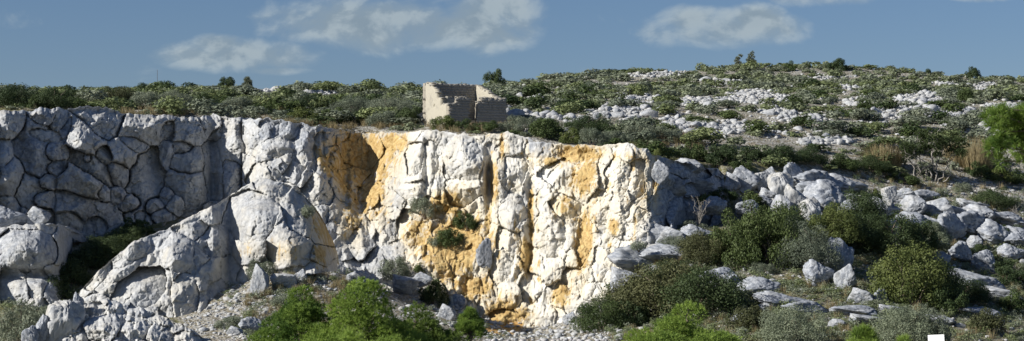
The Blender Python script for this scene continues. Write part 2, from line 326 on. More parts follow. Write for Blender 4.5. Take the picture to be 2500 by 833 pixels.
# ------------------------------------------------------------------ fractured rock faces
def rock_face(name, label, px0, px1, top, bot, dt, db, seeds, nfill, fillr, bumps=(), stains=(), grey=.5, rnd=.5, relief=1.0, rough=.2, chip=.10, stepx=1.75,
              cap=3.0, ends=(0, 0), stretch=1.0, seed=0, curve=1.0, foot=10, jag=6.0, drop=.12, drape=None, grooves=.5, offs=.45, wave=.5, planes=5, tilt=(.35, 1.0), crack=.16, relief_at=None, rcap=46, dfac=.38, blotch=None, angular=True):
    r = np.random.default_rng(100 + seed)
    tf, bf = lerp_tab(top), lerp_tab(bot); dtf, dbf = lerp_tab(dt), lerp_tab(db)
    pxs = np.arange(px0, px1 + .1, stepx / RES); h = np.mean(bf(pxs) - tf(pxs)); n = int(h / (stepx / RES)) + 2
    t = np.linspace(0, 1, n)[:, None]
    X = np.repeat(pxs[None, :], n, 0)
    tj = tf(pxs) + jag * fbm(pxs / 22., pxs * 0 + seed, 4, 3 + seed) * 1.6
    Y = tj[None, :] + (bf(pxs) + foot - tj)[None, :] * t
    D = dtf(X) + (dbf(X) - dtf(X)) * (t ** curve)
    if drape:                                              # a face that breaks out of the slope: follow the ground and stand proud of it
        cp = np.arange(px0, px1 + 12, 12.); ct = np.linspace(0, 1, 14)
        gx, gt = np.meshgrid(cp, ct); gy_ = tf(gx) + (bf(gx) + foot - tf(gx)) * gt
        gd_ = hits(gx.ravel(), gy_.ravel())[0][:, 1].reshape(gx.shape)
        gd_[1:-1] = (gd_[:-2] + gd_[1:-1] * 2 + gd_[2:]) / 4
        fi = (X - px0) / 12; ii = np.clip(fi.astype(int), 0, len(cp) - 2); ff = fi - ii
        ti = np.repeat(t * 13, X.shape[1], 1); jj = np.clip(ti.astype(int), 0, 12); gg = ti - jj
        Gd = (gd_[jj, ii] * (1 - ff) + gd_[jj, ii + 1] * ff) * (1 - gg) + (gd_[jj + 1, ii] * (1 - ff) + gd_[jj + 1, ii + 1] * ff) * gg
        u = (X - px0) / (px1 - px0)
        win = sstep(0, .14, u) * sstep(0, .14, 1 - u) * sstep(0, .2, 1 - t) * sstep(0, .12, t)
        D = Gd; lift = drape[0] + (drape[1] - drape[0]) * win * np.clip(.75 + 1.1 * fbm(X / 60, Y / 34, 3, 91 + seed), 0, 1.5)
    for bx, by, rx, ry, am in bumps: D = D + am * np.exp(-((X - bx) / rx) ** 2 - ((Y - by) / ry) ** 2)
    # seeds: centre, radii, angle
    S = [list(s) + [0] * (6 - len(s)) for s in seeds]
    tries = 0; k0 = len(S)
    while len(S) < k0 + nfill and tries < nfill * 40:
        tries += 1
        x = r.uniform(px0, px1); y = r.uniform(tf(x), bf(x)); rr = r.uniform(*fillr) * (1 if r.random() < .7 else .6)
        bad = False
        for s in S:
            q = math.hypot((x - s[0]) / s[2], (y - s[1]) / s[3])
            if q < (.78 if s[5] == 0 else .95): bad = True; break
        if not bad: S.append([x, y, rr, rr * r.uniform(.8, 1.3) * stretch, r.uniform(-35, 35), 1])
    S = np.array(S, float); N = len(S)
    wx = X + 7 * fbm(X / 45, Y / 45, 4, 41 + seed) + 2.2 * fbm(X / 9, Y / 9, 3, 47 + seed); wy = Y + 7 * fbm(X / 45, Y / 45, 4, 53 + seed) + 2.2 * fbm(X / 9, Y / 9, 3, 59 + seed)
    b1 = np.full(X.shape, 1e9); b2 = np.full(X.shape, 1e9); lab = np.zeros(X.shape, int); lb2 = np.zeros(X.shape, int)
    rs = np.sqrt(S[:, 2] * S[:, 3])
    for i in range(N):
        a = math.radians(S[i, 4]); dx = wx - S[i, 0]; dy = wy - S[i, 1]
        q = np.sqrt(((dx * math.cos(a) + dy * math.sin(a)) / S[i, 2]) ** 2 + ((-dx * math.sin(a) + dy * math.cos(a)) / S[i, 3]) ** 2)
        if angular: q = (q * q - 1) * rs[i] ** 2
        nb = q < b1; lb2 = np.where(nb, lab, np.where(q < b2, i, lb2)); b2 = np.where(nb, b1, np.minimum(b2, q)); b1 = np.where(nb, q, b1); lab = np.where(nb, i, lab)
    e = (b2 - b1) / (rs[lab] * (rs[lab] + rs[lb2])) if angular else b2 - b1
    m = 0.0290                                             # metres per photo pixel at the face
    rm = np.minimum(np.minimum(S[:, 2], S[:, 3]), rcap) * m
    a = np.radians(S[lab, 4]); dx = (wx - S[lab, 0]); dy = (wy - S[lab, 1])
    q1 = (dx * np.cos(a) + dy * np.sin(a)) / S[lab, 2]; q2 = (-dx * np.sin(a) + dy * np.cos(a)) / S[lab, 3]
    K = planes; hp = np.full(X.shape, 9.)
    for k in range(K):
        an = r.uniform(0, 2 * np.pi, N); g = r.uniform(*tilt, N); of = r.uniform(.55, .95, N)
        hp = np.minimum(hp, of[lab] + g[lab] * (np.cos(an)[lab] * q1 + np.sin(an)[lab] * q2))
    hp = np.maximum(hp, -.2)
    tt = np.clip(e / .75, 0, 1); dome = np.sqrt(np.clip(1 - (1 - tt) ** 2, 0, 1))
    bev = sstep(-.02, .16, e)
    shape = (hp - .6) * 1.15 * (1 - rnd) + np.minimum(dome, .35 + .75 * hp) * rnd
    off = r.uniform(-1, 1, N) * offs; off = np.where(np.minimum(S[:, 2], S[:, 3]) < .45 * np.maximum(S[:, 2], S[:, 3]), -np.abs(off) - .2, off)
    R = rm[lab]
    disp = relief * R * (shape + off[lab])
    pr = hash01(np.minimum(lab, lb2), np.maximum(lab, lb2), 5 + seed)         # some joints are open, most are closed
    gw = .02 + .045 * hash01(np.minimum(lab, lb2), np.maximum(lab, lb2), 9 + seed)
    disp -= np.clip((pr - (1 - grooves)) / max(grooves, .01), 0, 1) ** .6 * np.minimum(.25 + .35 * R, .8) * np.exp(-(e / gw) ** 2)
    disp += wave * fbm(X * m / 4.2, Y * m / (4.2 * stretch), 3, 29 + seed)
    if callable(relief_at): disp = disp * relief_at(X, Y)
    mx, my = X * m, Y * m
    cw1 = vnoise(mx / 2.3 + .6 * fbm(mx / .9, my / .9, 3, 7), my / (2.3 * stretch) + .6 * fbm(mx / .9 + 9, my / .9, 3, 8), 33 + seed); cw2 = vnoise(mx / 1.1 + 5 + .4 * fbm(mx / .5, my / .5, 2, 9), my / 1.1, 37 + seed)
    cm = sstep(-.1, .25, fbm(mx / 3, my / 3, 2, 39 + seed))
    disp -= crack * (cm * np.exp(-(cw1 / .022) ** 2) + .6 * (1 - cm) * np.exp(-(cw2 / .03) ** 2))
    disp += rough * (fbm(mx / 1.7, my / 1.7 / stretch, 5, 61 + seed) + .5 * ridged(mx / 1.1, my / 1.1 / stretch, 4, 67 + seed))
    c1, ce1 = facets(wx * m / .62, wy * m / (.62 * stretch), 71 + seed, 1.3); c2, ce2 = facets(wx * m / .24, wy * m / (.24 * stretch), 83 + seed, 1.3)
    disp += chip * (1.6 * c1 + .7 * c2) - chip * .8 * np.exp(-(ce1 / .05) ** 2)
    if ends[0]: D = D + ends[0] * (1 - sstep(0, 60, X - px0)) ** 2
    if ends[1]: D = D + ends[1] * (1 - sstep(0, 60, px1 - X)) ** 2
    fade = sstep(0, .03, t) * .7 + .3
    DD = D - disp * fade
    V = at(X, Y, DD)
    if drape: V = at(X, Y, D) + (lift + dfac * disp * fade)[..., None] * np.array([0, -.55, .83])
    # top lip going back over the plateau
    rows = []
    if cap:
        for k, s in ((4, 1.0), (3, .62), (2, .32), (1, .12)):
            c = V[0].copy(); c[:, 1] += cap * s; c[:, 0] += .0; c[:, 2] += -drop * cap * s + .10 * s * fbm(pxs / 12., pxs * 0 + k, 3, 5); rows.append(c)
    V = np.concatenate([np.array(rows).reshape(len(rows), -1, 3), V], 0) if rows else V
    lab2 = np.concatenate([np.repeat(lab[:1], len(rows), 0), lab], 0)
    Y2 = np.concatenate([np.repeat(Y[:1], len(rows), 0), Y], 0); X2 = np.concatenate([np.repeat(X[:1], len(rows), 0), X], 0)
    och = np.zeros(X2.shape)
    for s in stains:
        sx, sy, rx, ry, ang, am = s; aa = math.radians(ang); dx = X2 - sx; dy = Y2 - sy
        q = ((dx * math.cos(aa) + dy * math.sin(aa)) / rx) ** 2 + ((-dx * math.sin(aa) + dy * math.cos(aa)) / ry) ** 2
        och = np.maximum(och, am * np.exp(-q * .8))
    if blotch: och = np.maximum(och, (.40 * sstep(.10, .42, fbm(X2 / 26, Y2 / 70, 5, 121)) + .02) * sstep(blotch[0] - 30, blotch[0], X2) * (1 - sstep(blotch[1] - 10, blotch[1] + 15, X2)))
    gv = (grey(X2, Y2) if callable(grey) else np.full(X2.shape, grey)) + .18 * (r.uniform(-1, 1, N)[lab2])
    n2, c2_ = V.shape[:2]; idx = np.arange(n2 * c2_).reshape(n2, c2_)
    F = np.stack([idx[1:, :-1], idx[1:, 1:], idx[:-1, 1:], idx[:-1, :-1]], -1).reshape(-1, 4); FL = lab2[:-1, :-1].reshape(-1)
    Vf = V.reshape(-1, 3); of = och.ravel(); gf = gv.ravel()
    root = link(name, None); root.empty_display_size = .5
    tag(root, label, kind='structure')
    root.location = Vf[idx[-1, c2_ // 2]]
    loc = np.array(root.location)
    for i in range(N):
        f = F[FL == i]
        if len(f) < 3: continue
        u, inv = np.unique(f, return_inverse=True)
        o = link('rock_block', mesh_np('rock_block', Vf[u] - loc, inv.reshape(-1, 4), M_ROCK, {'ochre': of[u], 'grey': np.clip(gf[u], 0, 1)}), root)
    def depth(px, py):
        ix = int(np.clip(round((px - px0) / (stepx / RES)), 0, X.shape[1] - 1)); iy = int(np.clip(np.searchsorted(Y[:, ix], py), 0, n - 1))
        return float(DD[iy, ix])
    FACE[seed] = depth
    return root

FACE = {}
SEED_A = [(149, 291, 18, 26), (112, 280, 28, 16), (245, 295, 60.8, 43.2, 20), (345, 319, 60.8, 36.5), (208, 340, 67.5, 37.8, 40), (163, 315, 16, 30, 20), (253, 380, 42, 26, 45), (302, 380, 37.8, 51.3, -40), (326, 352, 40, 25, 20),
          (408, 323, 18, 22), (406, 380, 16, 38), (443, 360, 20, 17), (457, 405, 44.6, 35.1), (453, 450, 56.7, 51.3), (461, 323, 40, 25), (520, 421, 26, 70), (516, 303, 25, 28), (588, 348, 54, 83.7), (571, 425, 30, 50),
          (351, 446, 56.7, 91.8, -8), (241, 421, 87.8, 40.5, 40), (286, 425, 51.3, 45.9), (212, 454, 74.2, 54, 25), (135, 372, 35, 22, 15), (110, 335, 42, 16, 10), (82, 389, 56.7, 70.2, -25), (135, 409, 35, 24), (114, 442, 28, 25),
          (37, 430, 33.8, 67.5, 10), (12, 376, 26, 35), (20, 307, 30, 36), (70, 466, 51.3, 62.1, -20), (102, 487, 40, 26, 20), (253, 470, 30, 30), (286, 474, 25, 35, -30), (322, 490, 30, 25), (408, 478, 25, 25),
          (203, 500, 74.2, 44.6, 10), (170, 535, 35, 25), (97, 528, 40, 28), (25, 510, 34, 36), (373, 500, 30, 30), (229, 545, 28, 22), (394, 525, 25, 22), (428, 495, 22, 24), (-60, 400, 50, 80), (-60, 310, 50, 50), (-70, 500, 50, 50), (-180, 330, 60, 50), (-180, 450, 60, 60), (-300, 350, 60, 60), (-300, 480, 60, 70)]
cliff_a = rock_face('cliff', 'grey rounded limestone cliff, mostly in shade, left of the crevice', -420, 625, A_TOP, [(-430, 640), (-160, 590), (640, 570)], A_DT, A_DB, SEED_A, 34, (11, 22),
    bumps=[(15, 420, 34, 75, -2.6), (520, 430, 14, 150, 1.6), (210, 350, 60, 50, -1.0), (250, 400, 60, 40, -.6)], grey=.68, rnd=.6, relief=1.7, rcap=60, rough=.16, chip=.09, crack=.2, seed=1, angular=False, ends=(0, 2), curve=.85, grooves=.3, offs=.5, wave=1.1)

SEED_B = [(655, 319, 25, 22), (708, 317, 22, 24), (675, 360, 45, 22), (743, 360, 22, 45), (794, 340, 27, 18), (796, 316, 20, 10), (828, 318, 20, 10), (722, 421, 22, 28), (669, 401, 25, 15), (820, 384, 22, 20),
          (735, 390, 18, 14), (886, 372, 60, 44), (959, 352, 35, 25), (865, 433, 35, 30), (902, 470, 28, 40), (939, 400, 26, 55, 15), (792, 405, 16, 60, -30), (829, 460, 18, 75, -32), (775, 470, 40, 36), (848, 520, 30, 45, -20),
          (975, 405, 28, 34), (1008, 388, 22, 50, 15), (1004, 462, 38, 20, -10), (955, 490, 24, 18), (992, 437, 24, 14), (1012, 335, 30, 14), (1053, 395, 20, 62), (1057, 335, 24, 20), (1090, 338, 20, 18), (1069, 445, 16, 32),
          (1130, 388, 50, 62, 18), (1127, 465, 42, 40), (1192, 400, 12, 55, 8), (1249, 356, 20, 40), (1212, 405, 24, 42), (1253, 425, 30, 55), (1314, 364, 38, 24, 15), (1341, 392, 20, 14), (1367, 425, 45, 34),
          (1412, 378, 30, 22), (1449, 372, 18, 18), (1486, 388, 14, 30, 20), (1428, 435, 28, 55, 15), (1527, 375, 25, 28), (1555, 372, 16, 22), (1510, 430, 36, 52), (1555, 440, 24, 55), (1588, 425, 14, 60), (1620, 408, 22, 18),
          (1682, 420, 55, 24, 12), (1640, 440, 36, 22, 10), (1690, 462, 46, 18, 15), (1615, 500, 18, 44), (1650, 520, 28, 40), (1700, 505, 40, 26), (1740, 460, 40, 30), (1251, 522, 32, 50), (1242, 586, 36, 34), (1225, 650, 30, 40),
          (1285, 620, 16, 44), (1297, 531, 8, 66), (1348, 577, 34, 60), (1378, 505, 32, 30), (1425, 594, 20, 58, 8), (1463, 514, 25, 42), (1505, 548, 22, 30), (1513, 500, 24, 34), (1344, 658, 32, 38), (1403, 683, 32, 30),
          (1369, 721, 20, 32), (1297, 700, 30, 36), (1471, 658, 28, 45), (1437, 666, 16, 30), (1539, 620, 30, 34), (1556, 573, 30, 22), (1205, 500, 14, 40), (1200, 590, 14, 40), (1050, 510, 40, 24), (1010, 560, 40, 46),
          (940, 570, 30, 32), (965, 620, 50, 30, -20), (920, 640, 40, 34), (1100, 590, 60, 40), (1140, 640, 60, 34), (1060, 650, 50, 30), (880, 600, 30, 40, -20), (860, 660, 34, 30), (1240, 720, 36, 34), (1320, 770, 40, 26),
          (1230, 780, 40, 26), (1410, 750, 36, 26), (700, 480, 40, 30), (640, 440, 30, 34), (610, 330, 24, 40)]
ST_B = [(885, 385, 80, 70, 0, 1), (960, 350, 40, 30, 0, .8), (905, 470, 36, 60, 0, .9), (835, 440, 18, 95, -32, .75), (1110, 595, 95, 80, -10, 1.0), (1090, 500, 40, 30, 0, 1), (1015, 565, 38, 46, 0, .7), (1297, 530, 7, 90, 0, .9),
        (1285, 628, 18, 48, 0, 1), (1205, 445, 12, 60, 0, .75), (1225, 360, 7, 40, 0, .8), (1412, 375, 62, 24, 0, .95), (1428, 430, 34, 55, 12, .8), (1380, 500, 34, 42, 0, .62), (1426, 590, 22, 75, 5, 1), (1500, 550, 18, 24, 0, .75),
        (1370, 720, 22, 38, 15, .85), (1405, 670, 36, 55, 0, .42), (1568, 470, 26, 80, 0, .42), (1600, 440, 8, 60, 0, .7), (1450, 480, 50, 80, 0, .3), (1130, 470, 45, 35, 0, .3), (1520, 480, 70, 110, 0, .22), (1230, 775, 60, 50, 0, .9),
        (1345, 395, 30, 14, 0, .8), (860, 530, 40, 60, 0, .6), (930, 500, 30, 70, 0, .45), (1192, 560, 12, 120, 0, .6), (1260, 470, 40, 120, 0, .12), (1350, 600, 60, 100, 0, .15), (1150, 700, 60, 40, 0, .8), (795, 400, 18, 50, -30, .7)]
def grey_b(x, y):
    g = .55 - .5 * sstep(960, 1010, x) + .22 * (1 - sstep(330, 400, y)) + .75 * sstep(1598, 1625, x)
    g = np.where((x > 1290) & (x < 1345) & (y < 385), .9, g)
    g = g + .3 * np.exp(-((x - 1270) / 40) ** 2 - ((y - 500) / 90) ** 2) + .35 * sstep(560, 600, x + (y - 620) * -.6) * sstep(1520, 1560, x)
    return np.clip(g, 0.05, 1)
cliff_b = rock_face('cliff', 'sunlit white and ochre stained limestone cliff below the ruin', 592, 1790, B_TOP, B_BOT, B_DT, B_DB, SEED_B, 150, (8, 20),
    bumps=[(885, 400, 60, 90, 2.2), (1130, 400, 60, 70, -1.2), (1195, 440, 10, 70, 1.6), (1100, 545, 70, 50, 1.6), (1040, 400, 8, 70, 1.0), (1295, 560, 12, 140, .8), (1426, 560, 22, 90, .7), (1420, 378, 60, 24, .8), (1510, 480, 60, 90, -.5),
           (990, 440, 40, 60, -.8), (840, 440, 14, 60, .8)],
    stains=ST_B, grey=grey_b, rnd=.10, relief=1.25, rough=.13, chip=.095, seed=2, crack=.12, relief_at=lambda x, y: (1 - .38 * sstep(1170, 1220, x) + 1.1 * sstep(1600, 1630, x)) * (1 - .72 * np.exp(-((x - 1115) / 75) ** 4 - ((y - 605) / 75) ** 4)) * (1 - .45 * np.exp(-((x - 890) / 70) ** 4 - ((y - 385) / 70) ** 4)), blotch=(1190, 1600), ends=(2, 0), stretch=1.35, curve=1.0, grooves=.32, offs=.5, wave=.65)

C_TOP = [(170, 740), (250, 652), (330, 588), (400, 562), (470, 526), (540, 492), (600, 452), (640, 434), (700, 448), (740, 474), (780, 520), (810, 580), (830, 636)]
C_BOT = [(170, 765), (300, 775), (420, 780), (500, 748), (600, 700), (700, 668), (830, 650)]
C_DT = [(170, 128.2), (330, 130.5), (470, 133), (520, 134), (560, 137), (640, 136.5), (700, 136), (760, 136.3), (800, 139), (830, 144)]
C_DB = [(170, 127.4), (300, 127), (420, 125.3), (490, 126.5), (530, 129), (560, 131.2), (640, 130.3), (700, 129.7), (770, 129.6), (800, 131.5), (830, 138)]
SEED_C = [(610, 530, 66, 66), (705, 605, 62, 48), (735, 530, 40, 60, -15), (610, 610, 44, 36), (432, 624, 40, 42), (451, 717, 34, 50), (339, 712, 82, 46, -32), (313, 624, 52, 30, -42), (237, 672, 22, 52, 38), (288, 668, 70, 17, -36),
          (515, 594, 28, 36), (553, 590, 20, 32), (517, 660, 28, 28), (538, 706, 24, 26), (560, 660, 22, 34), (411, 690, 10, 40), (790, 560, 40, 50, -30), (660, 460, 34, 22), (480, 560, 26, 16), (560, 510, 26, 20), (790, 620, 30, 30)]
ST_C = [(710, 615, 55, 40, 0, .42), (612, 612, 44, 30, 0, .28), (800, 560, 40, 70, -25, .7), (451, 717, 40, 50, 0, .16), (530, 660, 40, 40, 0, .16), (560, 480, 30, 40, 0, .14), (780, 620, 20, 30, 0, .8)]
butt = rock_face('buttress', 'pale sunlit rock buttress rising from the dark gully towards the cliff', 180, 825, C_TOP, C_BOT, C_DT, C_DB, SEED_C, 46, (8, 18),
    bumps=[(620, 540, 70, 70, -1.8), (720, 590, 60, 60, -1.2), (432, 624, 34, 36, -.8), (350, 700, 70, 50, -.7), (500, 600, 20, 60, .8)], stains=ST_C, grey=.48, rnd=.12, relief=1.25, rough=.10, chip=.05, seed=3, grooves=.5, wave=.5, offs=.6, planes=4, tilt=(.3, .9), ends=(2.0, 2.5), curve=.9, cap=2.6, drop=.5, jag=4)

# shade-side bench under the bright face, and the outcrops of the right slope
F_TOP = [(1440, 590), (1500, 560), (1540, 548), (1600, 546), (1660, 548), (1740, 560)]
G_TOP = [(1780, 440), (1800, 416), (1850, 412), (1880, 408), (1930, 412), (2000, 420), (2070, 440), (2110, 470)]
H_TOP = [(2110, 500), (2140, 478), (2200, 462), (2260, 478), (2330, 486), (2400, 500), (2470, 520), (2540, 540)]

# left foreground: the flat-topped mass beside the gully and the low outcrop with the spire
D_TOP = [(-140, 566), (-40, 560), (0, 556), (40, 549), (90, 546), (140, 548), (172, 552), (178, 590)]
D_DT = [(-140, 136), (0, 136.5), (100, 136.5), (178, 138)]; D_DB = [(-140, 131), (0, 131), (100, 131), (178, 134)]
SEED_D = [(60, 606, 92, 52, 4), (150, 590, 24, 52, 8), (8, 590, 40, 40), (28, 706, 50, 44), (88, 696, 34, 36), (-40, 690, 44, 50), (120, 712, 24, 22), (-60, 610, 50, 50), (45, 560, 60, 12), (120, 560, 40, 12)]
outl = rock_face('rock_outcrop', 'massive flat-topped pale rock at the left edge above the dark gully', -135, 177, D_TOP, [(-140, 770), (60, 765), (130, 745), (178, 700)], D_DT, D_DB, SEED_D, 14, (10, 18),
    bumps=[(60, 606, 80, 50, -1.5), (60, 672, 100, 14, 1.2)], grey=.62, rnd=.2, relief=1.1, offs=.5, rough=.10, chip=.06, seed=7, ends=(0, 5), cap=5, drop=.10, grooves=.8, crack=.14, planes=4, tilt=(.3, .9))
E_TOP = [(50, 842), (84, 800), (130, 790), (200, 742), (260, 731), (320, 742), (380, 765), (440, 790), (480, 812), (510, 838)]
outm = rock_face('rock_outcrop', 'low rough rock outcrop at the bottom left below the buttress', 52, 508, E_TOP, [(50, 870), (510, 870)], [(50, 114), (200, 115.5), (300, 116), (400, 115), (510, 113.5)], [(50, 112), (300, 110.5), (510, 112)],
    [(230, 755, 30, 20), (285, 752, 30, 18), (330, 760, 24, 16), (250, 800, 50, 34, -20), (330, 810, 44, 30, -15), (390, 820, 44, 26, 15), (180, 820, 36, 40, -20), (440, 830, 36, 22)], 60, (8, 18), grey=.5, rnd=.2, relief=1.15, offs=.6, rough=.16, chip=.10, seed=8, ends=(2, 2), cap=3.5, drop=.5, grooves=.5, crack=.16)


# ------------------------------------------------------------------ loose rocks
import bmesh
def ico(sub):
    bm = bmesh.new(); bmesh.ops.create_icosphere(bm, subdivisions=sub, radius=1)
    V = np.array([v.co[:] for v in bm.verts]); F = np.array([[v.index for v in f.verts] for f in bm.faces]); bm.free()
    return V / np.linalg.norm(V, axis=1, keepdims=True), F
_ICO = {k: ico(k) for k in (1, 2, 3, 5)}
def rock_np(seed, sub, planes=15, lo=.55, noise=.07, roundness=34):
    r = np.random.default_rng(900 + seed); V, F = _ICO[sub]
    n = r.normal(size=(planes, 3)); n /= np.linalg.norm(n, axis=1, keepdims=True); h = r.uniform(lo, 1, planes)
    d = np.maximum(V @ n.T, 1e-3) / h
    rad = (d ** roundness).sum(1) ** (-1 / roundness)
    rad = np.minimum(rad, 1.25)
    P = V * rad[:, None]
    if noise:
        q = P * 1.6 + seed * 3.7
        a = fbm(q[:, 0] + q[:, 2] * .6, q[:, 1] - q[:, 2] * .4, 4 if sub > 2 else 2, seed) + .6 * fbm(q[:, 1] * 1.7 + 9, q[:, 2] * 1.7, 4 if sub > 2 else 2, seed + 5)
        c, ce = facets(q[:, 0] * 1.9 + q[:, 1], q[:, 2] * 1.9 - q[:, 1] * .7, seed + 3, 1.2)
        c2, ce2 = facets(q[:, 0] * 4.3 - q[:, 2], q[:, 2] * 3.9 + q[:, 1] * 1.7, seed + 8, 1.2)
        P = P * (1 + noise * .8 * a + noise * .9 * c + noise * .4 * c2 - noise * 1.3 * np.exp(-(ce / .05) ** 2) - noise * .6 * np.exp(-(ce2 / .05) ** 2))[:, None]
    return P, F
def rock_mesh(name, seed, sub, grey=.6, ochre=0., **kw):
    P, F = rock_np(seed, sub, **kw)
    return mesh_np(name, P, F, M_ROCK, {'ochre': np.full(len(P), ochre), 'grey': np.full(len(P), grey)}, smooth=False)
BOULD = [rock_mesh('boulder', i, 5, grey=.9) for i in range(6)]
ROUNDB = [rock_mesh('round_boulder', 20 + i, 5, grey=1.0, lo=.72, roundness=11, noise=.09) for i in range(4)]
SLAB = [rock_mesh('slab', 40 + i, 5, grey=.6, planes=9, lo=.5, noise=.08) for i in range(3)]
MIDR = [rock_mesh('rock', 60 + i, 3, grey=.72, planes=7, lo=.38, noise=.05) for i in range(8)]
SMALLR = [rock_mesh('rock', 80 + i, 3, grey=.66, noise=.04, planes=6, lo=.34) for i in range(8)]
OCHR = rock_mesh('ochre_rock', 99, 3, grey=.3, ochre=.55)

def boulder(px, base, w, h, label, d=None, kind=BOULD, k=0, dep=.9, lean=0., sink=.25, grp=None):
    p = hits([px], [base])[0][0] if d is None else at(px, base, d)
    m = p[1] / FPX; W_, H_ = w * m, h * m
    me = kind[k % len(kind)]
    hz = H_ / (2 * (1 - sink))
    o = link('boulder', me, None, (p[0], p[1] + W_ * .25 * dep, p[2] + H_ - hz), (math.radians(lean * .3), math.radians(lean), (k * 1.7) % 6.28), None)
    # widths follow the rotated prototype: scale to its own bounding box
    V = np.empty(len(me.vertices) * 3, np.float32); me.vertices.foreach_get('co', V); V = V.reshape(-1, 3)
    o.rotation_euler = (0, 0, 0)
    bb = V.max(0) - V.min(0)
    o.scale = (W_ / bb[0], W_ * dep / bb[1], 2 * hz / bb[2]); o.rotation_euler = (0, math.radians(lean), 0)
    tag(o, label, 'boulder', grp)
    return o
# left group beside the gully
boulder(10, 560, 90, 60, 'squat boulder behind the flat-topped rock at the left edge', d=138.2, kind=ROUNDB, k=1, sink=.1)
boulder(95, 548, 60, 45, 'small sunlit block on the ledge behind the flat-topped left rock', d=138.5, k=2, sink=.1)
# bottom left outcrop
boulder(150, 850, 92, 140, 'tall pointed rock spire in the bottom left outcrop', d=113, kind=SLAB, k=0, dep=.9, lean=14, sink=.1)
boulder(188, 760, 28, 48, 'small rounded pinnacle just right of the rock spire', d=114.6, kind=ROUNDB, k=1, sink=.1)
boulder(98, 850, 42, 82, 'narrow rounded rock left of the spire at the bottom', d=112.5, kind=ROUNDB, k=2, lean=12, sink=.1)
boulder(72, 855, 42, 62, 'lowest rounded rock at the bottom left beside the grey bush', d=112, kind=ROUNDB, k=3, sink=.1)
boulder(118, 815, 30, 46, 'small lit rock leaning on the left flank of the spire', d=113.2, kind=SLAB, k=1, sink=.1)
# centre
boulder(637, 722, 46, 76, 'upright grey boulder at the foot of the buttress right end', k=2, sink=.12)
boulder(692, 708, 64, 46, 'angular dark-faced rock lying right of the upright grey boulder', kind=SLAB, k=2, lean=-18, sink=.12)
boulder(738, 690, 36, 34, 'small block on the dry slope between the angular rock and the pines', k=3, sink=.15)
boulder(775, 660, 30, 46, 'pale upright block at the foot of the stained slab', d=136.5, kind=SLAB, k=1, sink=.1)
boulder(1182, 660, 44, 74, 'smooth cream oval slab leaning on the bright face above the ochre scree', d=FACE[2](1182, 640) - .1, kind=ROUNDB, k=0, dep=.4, lean=8, sink=.05)
boulder(880, 720, 90, 52, 'white rubble block behind the crown of the big pine', d=142.5, k=4, sink=.15)
boulder(985, 715, 70, 46, 'jagged grey block right of the big pine crown under the ochre scree', d=142, k=5, sink=.15)
boulder(1030, 700, 50, 34, 'smaller jagged grey block at the foot of the ochre scree', d=142.5, k=1, sink=.15)
boulder(1125, 760, 54, 40, 'white block topmost of the rubble pile left of the small pine', d=None, k=0, sink=.15)
boulder(1095, 785, 48, 40, 'grey block lowest of the rubble pile left of the small pine', d=None, k=2, sink=.15)
boulder(1140, 785, 40, 30, 'angular block in the middle of the rubble pile left of the small pine', d=None, k=3, sink=.15)
boulder(610, 815, 60, 34, 'angular block lying on the bottom gravel slope left of the pines', k=4, sink=.15)
boulder(575, 822, 40, 22, 'low pale rock on the bottom gravel slope', k=2, sink=.15)
boulder(1395, 790, 40, 30, 'pale block on the rubble below the bright face', k=3, sink=.15)
boulder(1440, 770, 30, 24, 'small block on the rubble right of the bright face foot', k=5, sink=.15)
# right slope
boulder(1995, 700, 78, 66, 'big lit rounded boulder left of a pair on the right slope', kind=ROUNDB, k=1, sink=.12)
boulder(2069, 708, 58, 66, 'big lit boulder with a pointed top right of a pair on the right slope', k=3, sink=.12)
boulder(2045, 672, 90, 92, 'shaded boulder behind the pair on the right slope', kind=ROUNDB, k=2, sink=.15)
boulder(1755, 705, 92, 52, 'smooth humped pale boulder below the big slope bush', kind=ROUNDB, k=3, sink=.15)
boulder(1790, 712, 46, 36, 'smaller hump right beside the smooth pale boulder', kind=ROUNDB, k=0, sink=.15)
boulder(1715, 698, 46, 28, 'small low hump left beside the smooth pale boulder', kind=ROUNDB, k=1, sink=.15)
boulder(1850, 728, 120, 46, 'long flat shaded rock on the right slope below the humped boulder', kind=ROUNDB, k=2, dep=.6, sink=.2)
boulder(1605, 625, 56, 34, 'pale wedge rock on the terrace above the brown-green bushes', kind=SLAB, k=0, sink=.15)
boulder(1722, 592, 58, 26, 'flat white rock showing through the big slope bush', d=139, kind=SLAB, k=2, sink=.1)
boulder(2386, 612, 46, 34, 'lit block perched on rounder boulders near the right edge', k=0, sink=.12)
boulder(2402, 660, 60, 52, 'round shaded boulder under the perched block', kind=ROUNDB, k=3, sink=.15)
boulder(2345, 640, 66, 46, 'shaded boulder left of the perched block', kind=ROUNDB, k=0, sink=.15)
boulder(2300, 650, 50, 34, 'small shaded boulder far left below the ledges', kind=ROUNDB, k=2, sink=.15)
boulder(2470, 640, 76, 44, 'shaded boulder at the right edge beside the round one', kind=ROUNDB, k=1, sink=.15)
boulder(2490, 590, 36, 34, 'lit white block cut by the right edge', k=4, sink=.12)
boulder(1745, 520, 66, 42, 'rounded grey boulder left of a pair above the big slope bush', d=143.5, kind=ROUNDB, k=2, sink=.15)
boulder(1825, 522, 60, 36, 'rounded grey boulder right of a pair above the big slope bush', d=143.5, kind=ROUNDB, k=3, sink=.15)
boulder(2168, 492, 40, 46, 'bright white block standing on the upper ledges of the right slope', d=150, kind=SLAB, k=1, sink=.1)
boulder(2110, 745, 70, 40, 'low lit rock below the pair of boulders', k=2, sink=.2)
boulder(2150, 742, 44, 34, 'pale rounded rock at the foot of the round green bush', kind=ROUNDB, k=0, sink=.15)
boulder(2170, 772, 60, 24, 'flat pale rock on the lower right slope', k=5, dep=.6, sink=.2)
